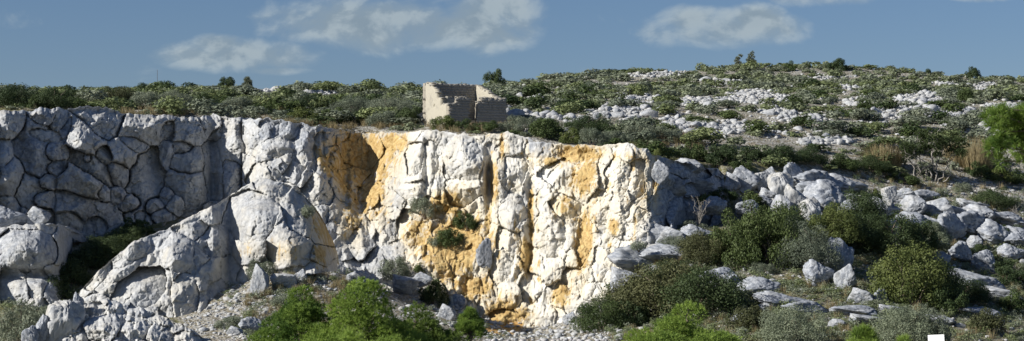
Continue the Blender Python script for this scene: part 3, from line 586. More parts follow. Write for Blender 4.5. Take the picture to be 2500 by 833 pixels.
boulder(2050, 800, 50, 20, 'low flat rock between the two olive bushes', k=0, dep=.6, sink=.2)
boulder(1880, 760, 50, 22, 'low pale rock above the left olive bush', k=3, dep=.6, sink=.2)

boulder(1612, 455, 46, 62, 'shaded block clinging to the upper corner of the bright face', d=FACE[2](1612, 440) - .3, k=1, dep=.7, sink=.1)
boulder(1650, 478, 70, 46, 'shaded ledge block right of the bright face corner', d=FACE[2](1650, 465) - .3, k=3, dep=.7, lean=6, sink=.1)
boulder(1700, 470, 80, 44, 'shaded ledge block in the middle of the shaded rock wall', d=FACE[2](1700, 455) - .3, k=5, dep=.7, lean=8, sink=.1)
boulder(1690, 425, 90, 36, 'flat block along the top of the shaded rock wall', d=FACE[2](1690, 415) - .2, k=0, dep=.7, lean=6, sink=.1)
# outcrops: half-buried weathered rocks that belong to the slope
def outcrop(name, label, items):
    root = link(name, None); root.empty_display_size = .5; tag(root, label, kind='structure')
    p0 = hits([items[0][0]], [items[0][1]])[0][0]; root.location = p0
    for n_, (px, base, w, h, kd, k, lean, dep) in enumerate(items):
        kind = {'r': ROUNDB, 'b': BOULD, 's': SLAB}[kd]
        o = boulder(px, base, w * 1.12, h, None, None, kind, k, dep, lean, .22); o.name = 'rock_block'; del o['category']
        o.rotation_euler.z = 0; o.location = o.location - Vector(p0); o.parent = root
outcrop('rock_outcrop', 'grey outcrop with upright slabs lit on their left sides, above the slope bushes',
    [(1905, 492, 60, 86, 's', 0, 4, .8), (1815, 478, 66, 64, 'b', 1, 6, .9), (1850, 462, 52, 52, 's', 1, 0, .9), (1790, 462, 46, 40, 'b', 2, 0, 1), (1880, 448, 42, 38, 'b', 3, 0, 1), (1935, 462, 52, 56, 'b', 4, 0, .9), (1948, 535, 56, 92, 's', 2, -6, .8),
     (1980, 550, 50, 80, 's', 0, -10, .8), (2025, 525, 130, 86, 'r', 1, 8, 1.2), (2075, 540, 100, 66, 'r', 2, 6, 1.2), (1880, 500, 56, 34, 'b', 5, 10, 1), (1850, 512, 80, 36, 'r', 3, 8, 1), (1990, 462, 110, 44, 'r', 0, 4, 1.2), (2055, 470, 110, 44, 'r', 1, 6, 1.2), (1916, 536, 54, 58, 'b', 0, 0, .9), (1765, 470, 60, 40, 'r', 2, 0, 1), (2000, 495, 110, 56, 'r', 3, 5, 1)])
outcrop('rock_outcrop', 'broken grey rock ledges mostly in shade near the right edge',
    [(2240, 528, 70, 48, 'b', 0, 0, 1), (2150, 530, 80, 48, 'r', 1, 6, 1), (2192, 505, 84, 38, 'b', 2, 4, 1), (2292, 532, 88, 50, 'b', 3, 6, 1), (2230, 578, 110, 60, 'r', 2, 4, 1), (2320, 585, 80, 58, 'b', 4, 6, 1), (2180, 580, 84, 48, 'r', 3, 4, 1), (2370, 575, 110, 54, 'r', 0, 10, 1), (2432, 600, 110, 60, 'r', 1, 10, 1),
     (2370, 520, 76, 32, 'b', 5, 4, 1), (2482, 610, 100, 54, 'r', 2, 8, 1), (2270, 575, 60, 44, 'b', 1, 0, 1), (2340, 540, 76, 34, 'b', 2, 6, 1), (2450, 550, 100, 34, 'r', 3, 6, 1), (2120, 550, 64, 44, 'r', 0, 0, 1), (2210, 485, 60, 24, 'b', 3, 0, 1), (2260, 490, 70, 22, 'b', 4, 0, 1), (2400, 545, 90, 40, 'b', 0, 8, 1)])
outcrop('rock_shelf', 'low weathered rock shelves breaking through the right slope among the tufts',
    [(1900, 748, 130, 36, 'r', 1, 4, .8), (1700, 748, 110, 28, 'r', 2, 3, .8), (1965, 765, 110, 28, 'r', 0, 3, .8), (2085, 775, 110, 28, 'r', 3, 3, .8), (1830, 795, 100, 24, 'b', 4, 2, .8), (2112, 795, 80, 26, 'b', 5, 2, .8)])
outcrop('rock_shelf', 'shaded rock shelves on the slope below the right ledges',
    [(2400, 712, 120, 34, 'r', 0, 6, .8), (2330, 725, 130, 34, 'r', 1, 6, .8), (2455, 735, 120, 32, 'b', 2, 6, .8), (2385, 775, 120, 26, 'r', 3, 4, .8), (2300, 795, 100, 24, 'b', 0, 4, .8), (2350, 690, 90, 30, 'b', 1, 5, .8)])
outcrop('rock_bench', 'blue-grey stepped rock bench at the foot of the bright face',
    [(1550, 614, 110, 66, 'b', 0, 0, .7), (1606, 606, 76, 56, 'b', 1, 0, .7), (1652, 602, 74, 46, 'b', 2, 4, .8), (1700, 592, 84, 40, 'r', 1, 4, .8), (1500, 650, 84, 70, 'b', 3, -4, .7), (1560, 668, 150, 56, 'b', 4, 5, .8), (1632, 640, 130, 40, 'r', 2, 4, .8), (1480, 715, 70, 84, 's', 1, -4, .8), (1526, 715, 80, 60, 'b', 5, 3, .8),
     (1615, 556, 54, 84, 's', 2, 0, .7), (1652, 566, 60, 62, 'b', 0, 0, .8), (1695, 548, 80, 52, 'r', 3, 6, .9)])

# ------------------------------------------------------------------ rocks of the hillside and slope
HILLROCK = [(1600, 184, 70, 7), (1640, 178, 40, 5), (1770, 202, 46, 6), (1560, 245, 50, 11), (1520, 275, 86, 14), (1290, 242, 55, 5), (1300, 287, 66, 8), (1700, 250, 66, 10), (1680, 312, 64, 15), (1780, 314, 60, 14), (1640, 300, 30, 10),
            (1850, 242, 90, 12), (1960, 292, 56, 13), (1840, 225, 60, 8), (2030, 347, 56, 10), (2250, 242, 70, 13), (2180, 283, 60, 10), (2330, 282, 80, 12), (2400, 212, 56, 8), (2420, 326, 60, 10), (2020, 190, 60, 5), (1350, 184, 100, 4),
            (1420, 300, 40, 8), (2300, 205, 50, 5), (2450, 262, 50, 7), (1900, 275, 40, 8), (2100, 255, 40, 6), (650, 218, 46, 8), (350, 213, 40, 5), (220, 240, 34, 6), (780, 228, 40, 4), (500, 262, 30, 3), (1980, 350, 30, 8), (2230, 265, 50, 8), (1240, 275, 20, 10), (2060, 215, 40, 5)]
def in_hillrock(px, py, k=1.0):
    m = np.zeros(np.shape(px))
    for cx, cy, rx, ry in HILLROCK: m = np.maximum(m, 1 - ((px - cx) / (rx * k)) ** 2 - ((py - cy) / (ry * k)) ** 2)
    return m
rr = np.random.default_rng(21)
pts = []
for cx, cy, rx, ry in HILLROCK:
    n = int(rx * ry * .36) + 10
    a = rr.uniform(0, 6.283, n); q = np.sqrt(rr.uniform(0, 1, n)) * 1.05
    for x, y in zip(cx + rx * q * np.cos(a), cy + ry * q * np.sin(a)): pts.append((x, y))
pts += [(rr.uniform(1250, 2500), rr.uniform(185, 345)) for _ in range(900)] + [(rr.uniform(200, 1000), rr.uniform(215, 275)) for _ in range(120)]
pts = np.array(pts); hp_, ok = hits(pts[:, 0], pts[:, 1]); 
size = rr.gamma(2.0, .062, len(pts)) + .09
keep = ok & (hp_[:, 1] > 150); pts, hp_, size = pts[keep], hp_[keep], size[keep]
order = np.argsort(-size / hp_[:, 1])
def where(px, py):
    """a place on the hill in words one can find in the picture"""
    if px < 1035:
        a = 'above the left end of the cliff' if px < 210 else ('above the middle of the left cliff' if px < 430 else ('above the dark crevice' if px < 620 else ('right of the crevice' if px < 800 else 'between the ochre hollow and the ruin')))
        return a, ('near the left skyline' if py < 238 else ('halfway up the plateau' if py < 265 else 'close to the cliff edge'))
    a = 'just right of the ruin' if px < 1400 else ('above the ochre band' if px < 1520 else ('above the bright pillar' if px < 1650 else ('above the shaded rock wall' if px < 1800 else ('below the two skyline conifers' if px < 1950 else ('above the slab outcrop' if px < 2120 else ('above the gnarled tree' if px < 2330 else 'towards the right edge'))))))
    return a, ('high near the skyline' if py < 205 else ('high on the hill' if py < 240 else ('halfway up the hill' if py < 275 else ('low on the hill' if py < 320 else 'at the hill foot'))))
def joined(protos, P, S, rot, flat, seed, extra=None):
    """many small things as one mesh"""
    r = np.random.default_rng(seed); VV = []; FF = []; A = {}; off = 0
    for i in range(len(P)):
        V, F, at_ = protos[i % len(protos)]
        c, s = math.cos(rot[i]), math.sin(rot[i]); sx = S[i] * np.array(flat[i])
        v = V * sx; v = np.stack([v[:, 0] * c - v[:, 1] * s, v[:, 0] * s + v[:, 1] * c, v[:, 2]], -1) + P[i]
        VV.append(v); FF.append(F + off); off += len(v)
        for k, a in at_.items(): A.setdefault(k, []).append(a)
        if extra:
            for k, f in extra.items(): A.setdefault(k, []).append(np.full(len(v), f[i]))
    return np.concatenate(VV), np.concatenate(FF), {k: np.concatenate(v) for k, v in A.items()}
for n_, i in enumerate(order[:300]):
    s = size[i]; me = (MIDR if s > .4 else SMALLR)[n_ % 8]; p = hp_[i]
    o = link('limestone_rock', me, None, (p[0], p[1], p[2] + s * .12), (0, 0, rr.uniform(0, 6.28)), (s * rr.uniform(.8, 1.5), s * rr.uniform(.8, 1.2), s * rr.uniform(.5, 1.0)))
    lft = pts[i, 0] < 1035; a_, b_ = where(pts[i, 0], pts[i, 1]); look = 'large' if s > .42 else ('middling' if s > .29 else 'small')
    tag(o, '%s pale limestone rock %s, %s' % (look, b_, a_), 'rock', 'rocks of the left plateau' if lft else 'rocks of the right hillside')
rest = order[300:]
LO = [rock_np(200 + i, 1, noise=0, planes=8) for i in range(6)]
LOP = [(V, F, {'grey': np.full(len(V), .6), 'ochre': np.zeros(len(V))}) for V, F in LO]
V, F, A = joined(LOP, hp_[rest] + np.array([0, 0, .05]), size[rest], rr.uniform(0, 6.28, len(rest)), [(rr.uniform(.8, 1.3), 1, rr.uniform(.5, .8)) for _ in rest], 1)
tag(link('hillside_rubble', mesh_np('hillside_rubble', V, F, M_ROCK, A)), 'pale limestone rubble strewn between the hillside bushes', kind='stuff')

# slope rocks: zones of the lower ground (px0, px1, py0, py1, n, min, max size in px, label, group)
ZONES = [(1500, 2520, 600, 835, 130, 8, 30, 'pale rock on the right slope', 'rocks of the right slope'),
         (2080, 2520, 440, 600, 46, 8, 26, 'grey rock on the shaded right ledges', 'rocks of the upper right ledges'),
         (1180, 1500, 745, 835, 46, 6, 20, 'white rubble rock below the bright face', 'rubble below the bright face'),
         (470, 800, 690, 835, 46, 6, 22, 'loose rock on the gravel slope', 'rocks of the gravel slope')]
for x0, x1, y0, y1, n, a, b, lab, grp in ZONES:
    xs = rr.uniform(x0, x1, n); ys = rr.uniform(y0, y1, n); pp, ok = hits(xs, ys)
    for i in range(n):
        p = pp[i]; w = (a + (b - a) * rr.random() ** 2.2) * p[1] / FPX * .5
        o = link('loose_rock', (MIDR if w > .25 else SMALLR)[i % 8], None, (p[0], p[1], p[2] + w * .15), (0, 0, rr.uniform(0, 6.28)), (w * rr.uniform(.9, 1.4), w, w * rr.uniform(.5, .85)))
        x_, y_ = xs[i], ys[i]; look = 'larger' if w > .26 else ('middling' if w > .17 else 'small')
        pl__ = ''
        if x0 == 1500: pl__ = ('left of the bright young pine' if x_ < 1560 else ('above the bright young pine' if x_ < 1820 and y_ < 740 else ('beside the bright young pine' if x_ < 1820 else ('left of the boulder pair' if x_ < 1960 else ('around the boulder pair' if x_ < 2110 else ('around the round yellow-green bush' if x_ < 2320 else 'near the right edge')))))) + (', upper part' if y_ < 680 else (', middle part' if y_ < 760 else ', bottom part'))
        elif x0 == 2080: pl__ = 'left end' if x_ < 2200 else ('middle' if x_ < 2350 else 'right end')
        elif x0 == 1180: pl__ = 'left part' if x_ < 1290 else ('middle part' if x_ < 1400 else 'right part')
        else: pl__ = ('under the buttress' if x_ < 580 else ('below the upright grey boulder' if x_ < 680 else 'behind the left pine')) + (', upper part' if y_ < 760 else ', bottom part')
        tag(o, look + ' ' + lab + ', ' + pl__, 'rock', grp)
# gravel: thousands of small stones
GZ_ = [(450, 830, 660, 838, 1100), (1180, 1520, 735, 838, 1200), (1500, 2520, 560, 838, 900), (1060, 1200, 690, 800, 300), (2050, 2520, 440, 600, 500), (830, 1180, 690, 780, 300)]
GX_ = []; 
for x0, x1, y0, y1, n in GZ_:
    GX_.append(hits(rr.uniform(x0, x1, n), rr.uniform(y0, y1, n))[0])
GX_ = np.concatenate(GX_); n = len(GX_); gs = .04 + rr.gamma(1.5, .045, n)
V, F, A = joined(LOP, GX_ + np.array([0, 0, .02]), gs, rr.uniform(0, 6.28, n), [(1.2, 1, .6)] * n, 2)
tag(link('gravel', mesh_np('gravel', V, F, M_ROCK, A)), 'loose white gravel and chips on the slopes below the cliff', kind='stuff')

# ------------------------------------------------------------------ vegetation
def leaf_material(name, c1, c2, c3=None, transl=.22):
    m, T, out = new_mat(name)
    tint = T.attr('tint'); kd = T.attr('sort'); oi = T.new('ShaderNodeObjectInfo').outputs['Random']
    f = T.m('ADD', T.m('MULTIPLY', tint, .75), T.m('MULTIPLY', T.m('SUBTRACT', oi, .35), .45), clamp=True)
    c = T.mix(f, c1 + (1,), c2 + (1,))
    if c3: c = T.mix(kd, c, T.mix(f, tuple(v * .55 for v in c3) + (1,), c3 + (1,)))
    bs = T.new('ShaderNodeBsdfPrincipled'); T.l.new(c, bs.inputs['Base Color']); bs.inputs['Roughness'].default_value = .62; bs.inputs['Specular IOR Level'].default_value = .25
    tr = T.new('ShaderNodeBsdfTranslucent'); T.l.new(c, tr.inputs[0])
    mx = T.new('ShaderNodeMixShader'); mx.inputs[0].default_value = transl; T.l.new(bs.outputs[0], mx.inputs[1]); T.l.new(tr.outputs[0], mx.inputs[2])
    T.l.new(mx.outputs[0], out.inputs[0]); return m
def bark_material(name, a, b):
    m, T, out = new_mat(name); co = T.new('ShaderNodeTexCoord').outputs['Object']
    bs = T.new('ShaderNodeBsdfPrincipled'); T.l.new(T.mix(T.noise(co, 9, 5), a + (1,), b + (1,)), bs.inputs['Base Color']); bs.inputs['Roughness'].default_value = .9
    T.l.new(bs.outputs[0], out.inputs[0]); return m
LEAF = {'dark': leaf_material('dark_oak_leaf', (0.028, 0.050, 0.020), (0.082, 0.112, 0.040)),
        'green': leaf_material('green_leaf', (0.036, 0.062, 0.021), (0.108, 0.142, 0.045)),
        'yellow': leaf_material('yellow_green_leaf', (0.056, 0.082, 0.022), (0.165, 0.190, 0.055)),
        'grey': leaf_material('grey_green_leaf', (0.115, 0.142, 0.100), (0.26, 0.285, 0.20)),
        'olive': leaf_material('olive_leaf', (0.130, 0.165, 0.105), (0.29, 0.32, 0.215)),
        'brown': leaf_material('brown_green_leaf', (0.046, 0.056, 0.024), (0.128, 0.132, 0.056)),
        'pine': leaf_material('pine_needle', (0.072, 0.140, 0.028), (0.34, 0.455, 0.088), transl=.36),
        'pine_shade': leaf_material('shaded_pine_needle', (0.06, 0.105, 0.022), (0.20, 0.28, 0.055), transl=.3),  # darker copy of the pine needle, shade put into its colour
        'dry': leaf_material('dry_grass', (0.19, 0.15, 0.075), (0.36, 0.30, 0.17)),
        'hill': leaf_material('hill_scrub_leaf', (0.105, 0.140, 0.062), (0.245, 0.280, 0.120), (0.30, 0.335, 0.24))}
BARK = bark_material('bark', (0.10, 0.075, 0.055), (0.22, 0.18, 0.14)); PALEBARK = bark_material('pale_bark', (0.20, 0.185, 0.165), (0.38, 0.35, 0.31))

def unit(v): return v / np.maximum(np.linalg.norm(v, axis=-1, keepdims=True), 1e-9)
def quads(C, Nn, size, aspect, r):
    """rhombic leaves at C with normals Nn"""
    n = len(C); t = unit(np.cross(Nn, r.normal(size=(n, 3)))); b = np.cross(Nn, t)
    s = (size * r.uniform(.6, 1.35, n))[:, None]
    V = np.stack([C - t * s, C - b * s * aspect, C + t * s, C + b * s * aspect], 1).reshape(-1, 3)
    F = np.arange(4 * n).reshape(n, 4); return V, F
def bush_np(seed, n, leaf, lobes=9, hgt=.85, spread=.62, lo=.30, hi=.52, droop=.0, aspect=.55, irregular=.2):
    """foliage of a bush of half-width about 1, standing on z = 0"""
    r = np.random.default_rng(300 + seed)
    a = r.uniform(0, 6.283, lobes) + np.arange(lobes) * 2.4; q = np.sqrt(r.uniform(.02, 1, lobes)) * spread
    L = np.stack([q * np.cos(a), q * np.sin(a), r.uniform(.25, 1., lobes) * hgt * (1.05 - .75 * q ** 2)], -1); R = r.uniform(lo, hi, lobes)
    if lobes > 10:                                     # billowing crown: small lobes over a dome
        k_ = np.arange(lobes) + .5; ph = k_ * 2.39996; ct = 1 - k_ / lobes * .98; st_ = np.sqrt(1 - ct ** 2)
        rr_ = r.uniform(.62, .86, lobes); L = np.stack([rr_ * st_ * np.cos(ph), rr_ * st_ * np.sin(ph), rr_ * ct * hgt * 1.12 + .1], -1) + r.normal(0, .10, (lobes, 3)); R = r.uniform(.12, .35, lobes)
    L[:, 2] = np.maximum(L[:, 2], R * .55)
    w = R ** 2; li = r.choice(lobes, n, p=w / w.sum())
    d = unit(r.normal(size=(n, 3)) + np.array([0, 0, .25]))
    rad = R[li] * (1.02 - .5 * r.random(n) ** 2.2)
    rad = rad * (1 + irregular * (fbm(d[:, 0] * 2.2 + li * 3.1, d[:, 1] * 2.2 + d[:, 2] * 1.7, 3, seed) * 2.2))
    C = L[li] + d * rad[:, None] * np.array([1, 1, .9])
    keep = C[:, 2] > -.02; C = C[keep]; d = d[keep]; li = li[keep]
    Nn = unit(d + r.normal(size=d.shape) * .55 + np.array([0, 0, .25]))
    V, F = quads(C, Nn, leaf, aspect, r)
    lobt = r.uniform(0, 1, lobes)
    tint = np.clip(.55 * r.random(len(C)) + .55 * lobt[li] - .05, 0, 1)
    return V, F, {'tint': np.repeat(tint, 4)}, L, R
def tube(path, r0, r1, k=6):
    path = np.asarray(path, float); n = len(path); T = np.gradient(path, axis=0); T = unit(T)
    u = unit(np.cross(T, np.array([.3, .9, .1]))); w = np.cross(T, u); a = np.arange(k) * 6.283 / k; rad = np.linspace(r0, r1, n)
    V = (path[:, None, :] + rad[:, None, None] * (np.cos(a)[None, :, None] * u[:, None, :] + np.sin(a)[None, :, None] * w[:, None, :])).reshape(-1, 3)
    F = [[i * k + j, i * k + (j + 1) % k, (i + 1) * k + (j + 1) % k, (i + 1) * k + j] for i in range(n - 1) for j in range(k)]
    return V, np.array(F)
def merge(parts):
    VV, FF, o = [], [], 0
    for V, F in parts: VV.append(V); FF.append(F + o); o += len(V)
    return np.concatenate(VV), np.concatenate(FF)
def wobble(a, b, r, n=5, amp=.08):
    t = np.linspace(0, 1, n)[:, None]; p = np.asarray(a) + (np.asarray(b) - np.asarray(a)) * t
    return p + r.normal(size=p.shape) * amp * np.linalg.norm(np.asarray(b) - np.asarray(a)) * (t * (1 - t) * 4) ** .5
def stem_np(seed, L, R, th=.035):
    r = np.random.default_rng(seed)
    return merge([tube(wobble((r.uniform(-.08, .08), r.uniform(-.08, .08), -.12), L[i] * np.array([.95, .95, .95]), r), th, th * .35, 5) for i in range(min(len(L), 7))])

SIZES = {'s': (1900, .070, 8), 'm': (7000, .038, 22), 'l': (19000, .0225, 46)}
BUSH = {}
def bush_proto(kind, size, v):
    key = (kind, size, v)
    if key not in BUSH:
        n, leaf, lobes = SIZES[size]; sd = hash01(np.array([len(kind) * 7 + ord(kind[0])]), np.array([v + ord(size)]))[0]
        sd = int(sd * 4000) + v
        kw = {}
        if kind in ('olive', 'grey'): kw = dict(aspect=.32, irregular=.16); leaf *= 1.1
        if kind == 'brown': kw = dict(hgt=.75)
        V, F, A, L, R = bush_np(sd, n, leaf, lobes, **kw)
        S = stem_np(sd, L, R)
        BUSH[key] = (mesh_np(kind + '_foliage', V, F, LEAF[kind], A), mesh_np('stem', S[0], S[1], BARK))
    return BUSH[key]
vrng = np.random.default_rng(77)
def bush(px, base, w, h, kind, label, d=None, grp=None, name='bush', cat='bush', sink=.04):
    p = hits([px], [base])[0][0] if d is None else at(px, base, d)
    if 1250 < px < 1640 and base < 372: w *= 1.15; h *= 1.25; base -= 6; p = hits([px], [base])[0][0] if d is None else p
    if px > 1450 and base > 540: w *= 1.2; h *= 1.12
    m = p[1] / FPX; W_, H_ = w * m / 2 * 1.02, h * m
    size = 's' if W_ < .75 else ('m' if W_ < 1.7 else 'l')
    f, st = bush_proto(kind, size, int(vrng.integers(0, 3)))
    root = link(name, None, None, (p[0], p[1] + W_ * .35, p[2] - sink * H_), (0, 0, vrng.uniform(0, 6.28))); root.empty_display_size = .3
    root.scale = (W_, W_, H_ / 1.12)
    link('foliage', f, root); link('stem', st, root)
    tag(root, label, cat, grp); return root

# plateau edge, left to right
bush(35, 262, 130, 62, 'dark', 'dark dense bush at the left end of the cliff top')
bush(120, 264, 130, 58, 'dark', 'dark dense bush second from the left on the cliff top')
bush(78, 280, 66, 50, 'green', 'lighter green bush hanging over the left cliff edge', d=150.3)
bush(170, 256, 60, 40, 'dark', 'low dark bush right of the two dense bushes at the top left')
bush(275, 258, 120, 52, 'brown', 'olive-brown rounded bush on the left cliff top')
bush(350, 266, 90, 50, 'grey', 'grey-green bush right of the olive-brown bush on the left cliff top')
bush(425, 272, 110, 56, 'grey', 'broad dark grey-green bush above the left cliff middle')
bush(500, 270, 80, 44, 'dark', 'dark bush above the dark vertical crevice')
bush(575, 272, 90, 42, 'grey', 'grey-green bush above the lit blocks right of the crevice')
bush(635, 282, 70, 36, 'green', 'low green bush at the cliff top left of the bright green row')
bush(738, 300, 96, 40, 'yellow', 'bright green spreading bush at the cliff top left of the ochre hollow')
bush(805, 302, 96, 42, 'green', 'green bush right of the bright spreading bush on the cliff top')
bush(872, 306, 84, 40, 'dark', 'dark low bush above the ochre hollow')
bush(935, 308, 96, 44, 'grey', 'grey-green bush above the right side of the ochre hollow')
bush(995, 306, 80, 46, 'dark', 'dark bush just left of the ruin wall')
bush(955, 285, 120, 60, 'grey', 'large grey shrub standing behind the bushes left of the ruin')
bush(860, 282, 110, 52, 'grey', 'grey shrub behind the dark low bush above the ochre hollow')
bush(760, 275, 100, 44, 'dark', 'dark shrub behind the bright spreading bush')
bush(1085, 318, 66, 40, 'yellow', 'green bush in front of the broken corner of the ruin')
bush(1135, 320, 64, 30, 'green', 'low bush under the doorway of the ruin')
bush(1185, 322, 72, 30, 'green', 'low bush along the front wall of the ruin, right of the doorway')
bush(1228, 322, 46, 24, 'grey', 'small grey bush below the right corner of the ruin')
bush(1275, 330, 74, 36, 'grey', 'grey bush on the cliff edge right of the ruin')
bush(1335, 345, 84, 48, 'green', 'green bush above the grey block on the cliff edge')
bush(1392, 358, 58, 32, 'yellow', 'yellow-green round bush on the edge above the ochre band')
bush(1450, 362, 62, 40, 'grey', 'round grey-green bush overhanging the ochre band')
bush(1430, 335, 120, 44, 'dark', 'wide dark bush behind the round bushes above the ochre band')
bush(1505, 362, 64, 34, 'grey', 'grey bush left of the bright pillar top')
bush(1560, 350, 90, 36, 'grey', 'pale grey shrub behind the bright pillar top')
bush(1606, 388, 28, 22, 'yellow', 'tiny green bush on the corner of the bright pillar')
bush(1620, 352, 90, 30, 'grey', 'grey shrub right of the bright pillar top')
bush(1700, 392, 84, 50, 'green', 'green bush on the edge above the shaded rock wall')
bush(1760, 402, 92, 52, 'dark', 'dark bush above the shaded rock wall, right of the green one')
bush(1808, 425, 72, 40, 'green', 'green bush directly above the upright slabs of the outcrop')
bush(1835, 395, 80, 40, 'dark', 'dark bush behind the green bush above the outcrop')
bush(1905, 400, 106, 46, 'dark', 'dark wide bush over the left half of the outcrop')
bush(1975, 405, 112, 48, 'dark', 'dark wide bush over the right half of the outcrop')
bush(2055, 418, 96, 44, 'green', 'green bush right of the dark bushes over the outcrop')
bush(2125, 424, 110, 46, 'dark', 'dark bush at the right end of the row over the outcrop')
bush(2205, 452, 86, 36, 'green', 'green bush below the gnarled tree on the left')
bush(2425, 510, 116, 52, 'dark', 'dark bush on the ledges near the right edge')
bush(2300, 480, 40, 26, 'olive', 'small silvery bush on the ledges below the gnarled tree')
bush(2140, 492, 36, 30, 'yellow', 'small yellow-green bush beside the white block on the ledges')
bush(2440, 450, 90, 36, 'yellow', 'yellow-green bush right of the gnarled tree')
bush(2390, 440, 70, 40, 'green', 'green bush between the gnarled tree and the yellow-green one')
bush(2490, 455, 70, 40, 'green', 'green bush at the right edge below the pine branch')
bush(2355, 470, 60, 26, 'grey', 'grey bush under the right side of the gnarled tree')
bush(1770, 488, 66, 34, 'green', 'green bush above the pair of rounded grey boulders', d=147)
bush(1722, 512, 44, 46, 'yellow', 'small upright green bush left of the rounded grey boulders', d=144.5)
bush(1840, 492, 50, 26, 'yellow', 'small green bush under the upright slabs', d=146.5)
bush(2098, 552, 116, 84, 'dark', 'dark bush in the hollow between the slab outcrop and the right ledges')
bush(2330, 512, 46, 28, 'grey', 'small grey bush in the middle of the right ledges')
bush(2460, 588, 76, 36, 'dark', 'dark low bush on the right end of the ledges')
bush(2205, 552, 44, 26, 'green', 'small green bush on the left part of the right ledges')
bush(2390, 626, 56, 28, 'dark', 'small dark bush behind the perched block')
bush(1860, 522, 60, 34, 'dark', 'dark low bush at the foot of the upright slabs')
bush(2010, 470, 50, 24, 'yellow', 'small yellow-green bush on top of the slab outcrop')
bush(1655, 560, 40, 26, 'grey', 'small grey bush against the shaded rock wall')
bush(1745, 545, 80, 46, 'dark', 'dark bush under the rounded grey boulders')
# right slope
bush(1800, 655, 130, 120, 'green', 'left half of the big bush on the right slope', d=134.5)
bush(1870, 650, 170, 152, 'green', 'biggest dark green bush of the right slope, below the outcrop', d=134)
bush(1925, 585, 120, 84, 'dark', 'dark bush behind the biggest slope bush, against the slabs', d=139)
bush(1720, 640, 110, 76, 'brown', 'loose brownish shrub left of the biggest slope bush', d=135)
bush(1690, 585, 100, 44, 'grey', 'grey-green shrub on the terrace above the brownish shrub', d=141)
bush(1645, 612, 70, 36, 'grey', 'low grey shrub on the rock bench')
bush(1980, 655, 130, 104, 'grey', 'grey-green domed bush left of the boulder pair', d=132.5)
bush(2035, 592, 116, 84, 'yellow', 'olive bush behind the grey-green domed bush', d=138)
bush(2110, 600, 110, 76, 'dark', 'dark bush between the olive bush and the evergreen clump', d=139.5)
bush(2185, 620, 150, 96, 'dark', 'dark evergreen clump below the right ledges', d=140)
bush(2255, 612, 90, 70, 'dark', 'dark bush right of the evergreen clump', d=142)
bush(2290, 590, 76, 44, 'olive', 'silvery bush above the evergreen clump', d=145)
bush(2225, 742, 184, 130, 'yellow', 'large round yellow-green bush right of the boulder pair', d=127)
bush(2285, 735, 120, 96, 'dark', 'dark bush on the shaded side of the round yellow-green bush', d=129)
bush(2315, 772, 96, 70, 'green', 'green bush low on the right of the round yellow-green bush')
bush(2370, 740, 110, 52, 'dark', 'dark low bush in the shaded slope near the right edge')
bush(2470, 700, 90, 46, 'dark', 'dark bush in the shade at the right edge')
bush(2480, 765, 70, 50, 'green', 'green bush at the lower right edge')
bush(2440, 665, 80, 34, 'dark', 'dark low bush under the round shaded boulder')
bush(1610, 775, 215, 132, 'brown', 'broad brown-green bush behind the bright young pine')
bush(1725, 772, 190, 112, 'dark', 'dark flat-topped bush right of the broad brown-green one')
bush(1560, 745, 96, 74, 'green', 'green bush at the left end of the broad brown-green clump')
bush(1655, 705, 120, 64, 'dark', 'dark bush at the top of the broad brown-green clump')
bush(1472, 808, 130, 76, 'green', 'green bush left of the bright young pine on the rubble')
bush(1545, 800, 80, 60, 'dark', 'dark bush between the green bush and the bright young pine')
bush(1838, 808, 96, 68, 'brown', 'brown-green bush right of the bright young pine')
bush(1940, 850, 156, 104, 'olive', 'silvery olive bush left of two at the bottom right', d=112.8)
bush(2210, 850, 150, 100, 'olive', 'silvery olive bush behind the white sign', d=113.5)
bush(2280, 848, 100, 84, 'grey', 'dark grey-green bush right behind the white sign', d=114)
bush(2412, 815, 86, 56, 'brown', 'brown round bush at the bottom right')
bush(1865, 672, 56, 30, 'grey', 'small grey bush below the biggest slope bush')
bush(1505, 718, 44, 28, 'green', 'small green bush at the foot of the rock bench')
bush(1560, 612, 40, 22, 'grey', 'tiny grey bush on the rock bench edge', d=134.4)
# centre and left
bush(1036, 528, 76, 54, 'grey', 'grey bush under the split pillar in the middle of the cliff', d=FACE[2](1036, 525) - .3)
bush(1140, 560, 66, 48, 'green', 'green bush at the top of the ochre scree', d=FACE[2](1140, 555) - .3)
bush(1098, 602, 74, 52, 'green', 'green bush in the middle of the ochre scree', d=FACE[2](1098, 598) - .3)
bush(1060, 605, 40, 34, 'grey', 'small grey bush left of the green bush on the ochre scree', d=FACE[2](1060, 600) - .3)
bush(968, 682, 88, 58, 'grey', 'grey-green bush at the foot of the cliff left of the scree', d=FACE[2](968, 680) - .3)
bush(1024, 668, 34, 26, 'green', 'tiny green bush at the left foot of the scree', d=FACE[2](1024, 665) - .3)
bush(1055, 745, 76, 74, 'dark', 'dark bush right of the big pine at the foot of the scree', d=None)
bush(1118, 715, 70, 44, 'dark', 'dark low bush below the ochre scree', d=None)
bush(1172, 722, 66, 46, 'grey', 'grey-green bush below the right end of the scree', d=None)
bush(1172, 758, 56, 40, 'green', 'green bush above the small pine', d=None)
bush(645, 680, 100, 50, 'grey', 'dark grey scrub under the big stained slab', d=130.6)
bush(748, 530, 50, 36, 'grey', 'thin grey bush growing on the buttress above the stained slab', d=FACE[3](748, 530) - .2)
bush(335, 575, 100, 48, 'green', 'sunlit green bush in the dark gully', d=147)
bush(250, 640, 140, 64, 'dark', 'dark bush in the shaded gully', d=None)
bush(170, 700, 110, 66, 'dark', 'dark bush low in the shaded gully', d=None)
bush(300, 610, 120, 56, 'dark', 'dark bush in the upper shaded gully behind the buttress crest')
bush(210, 660, 120, 60, 'dark', 'dark bush filling the middle of the shaded gully')
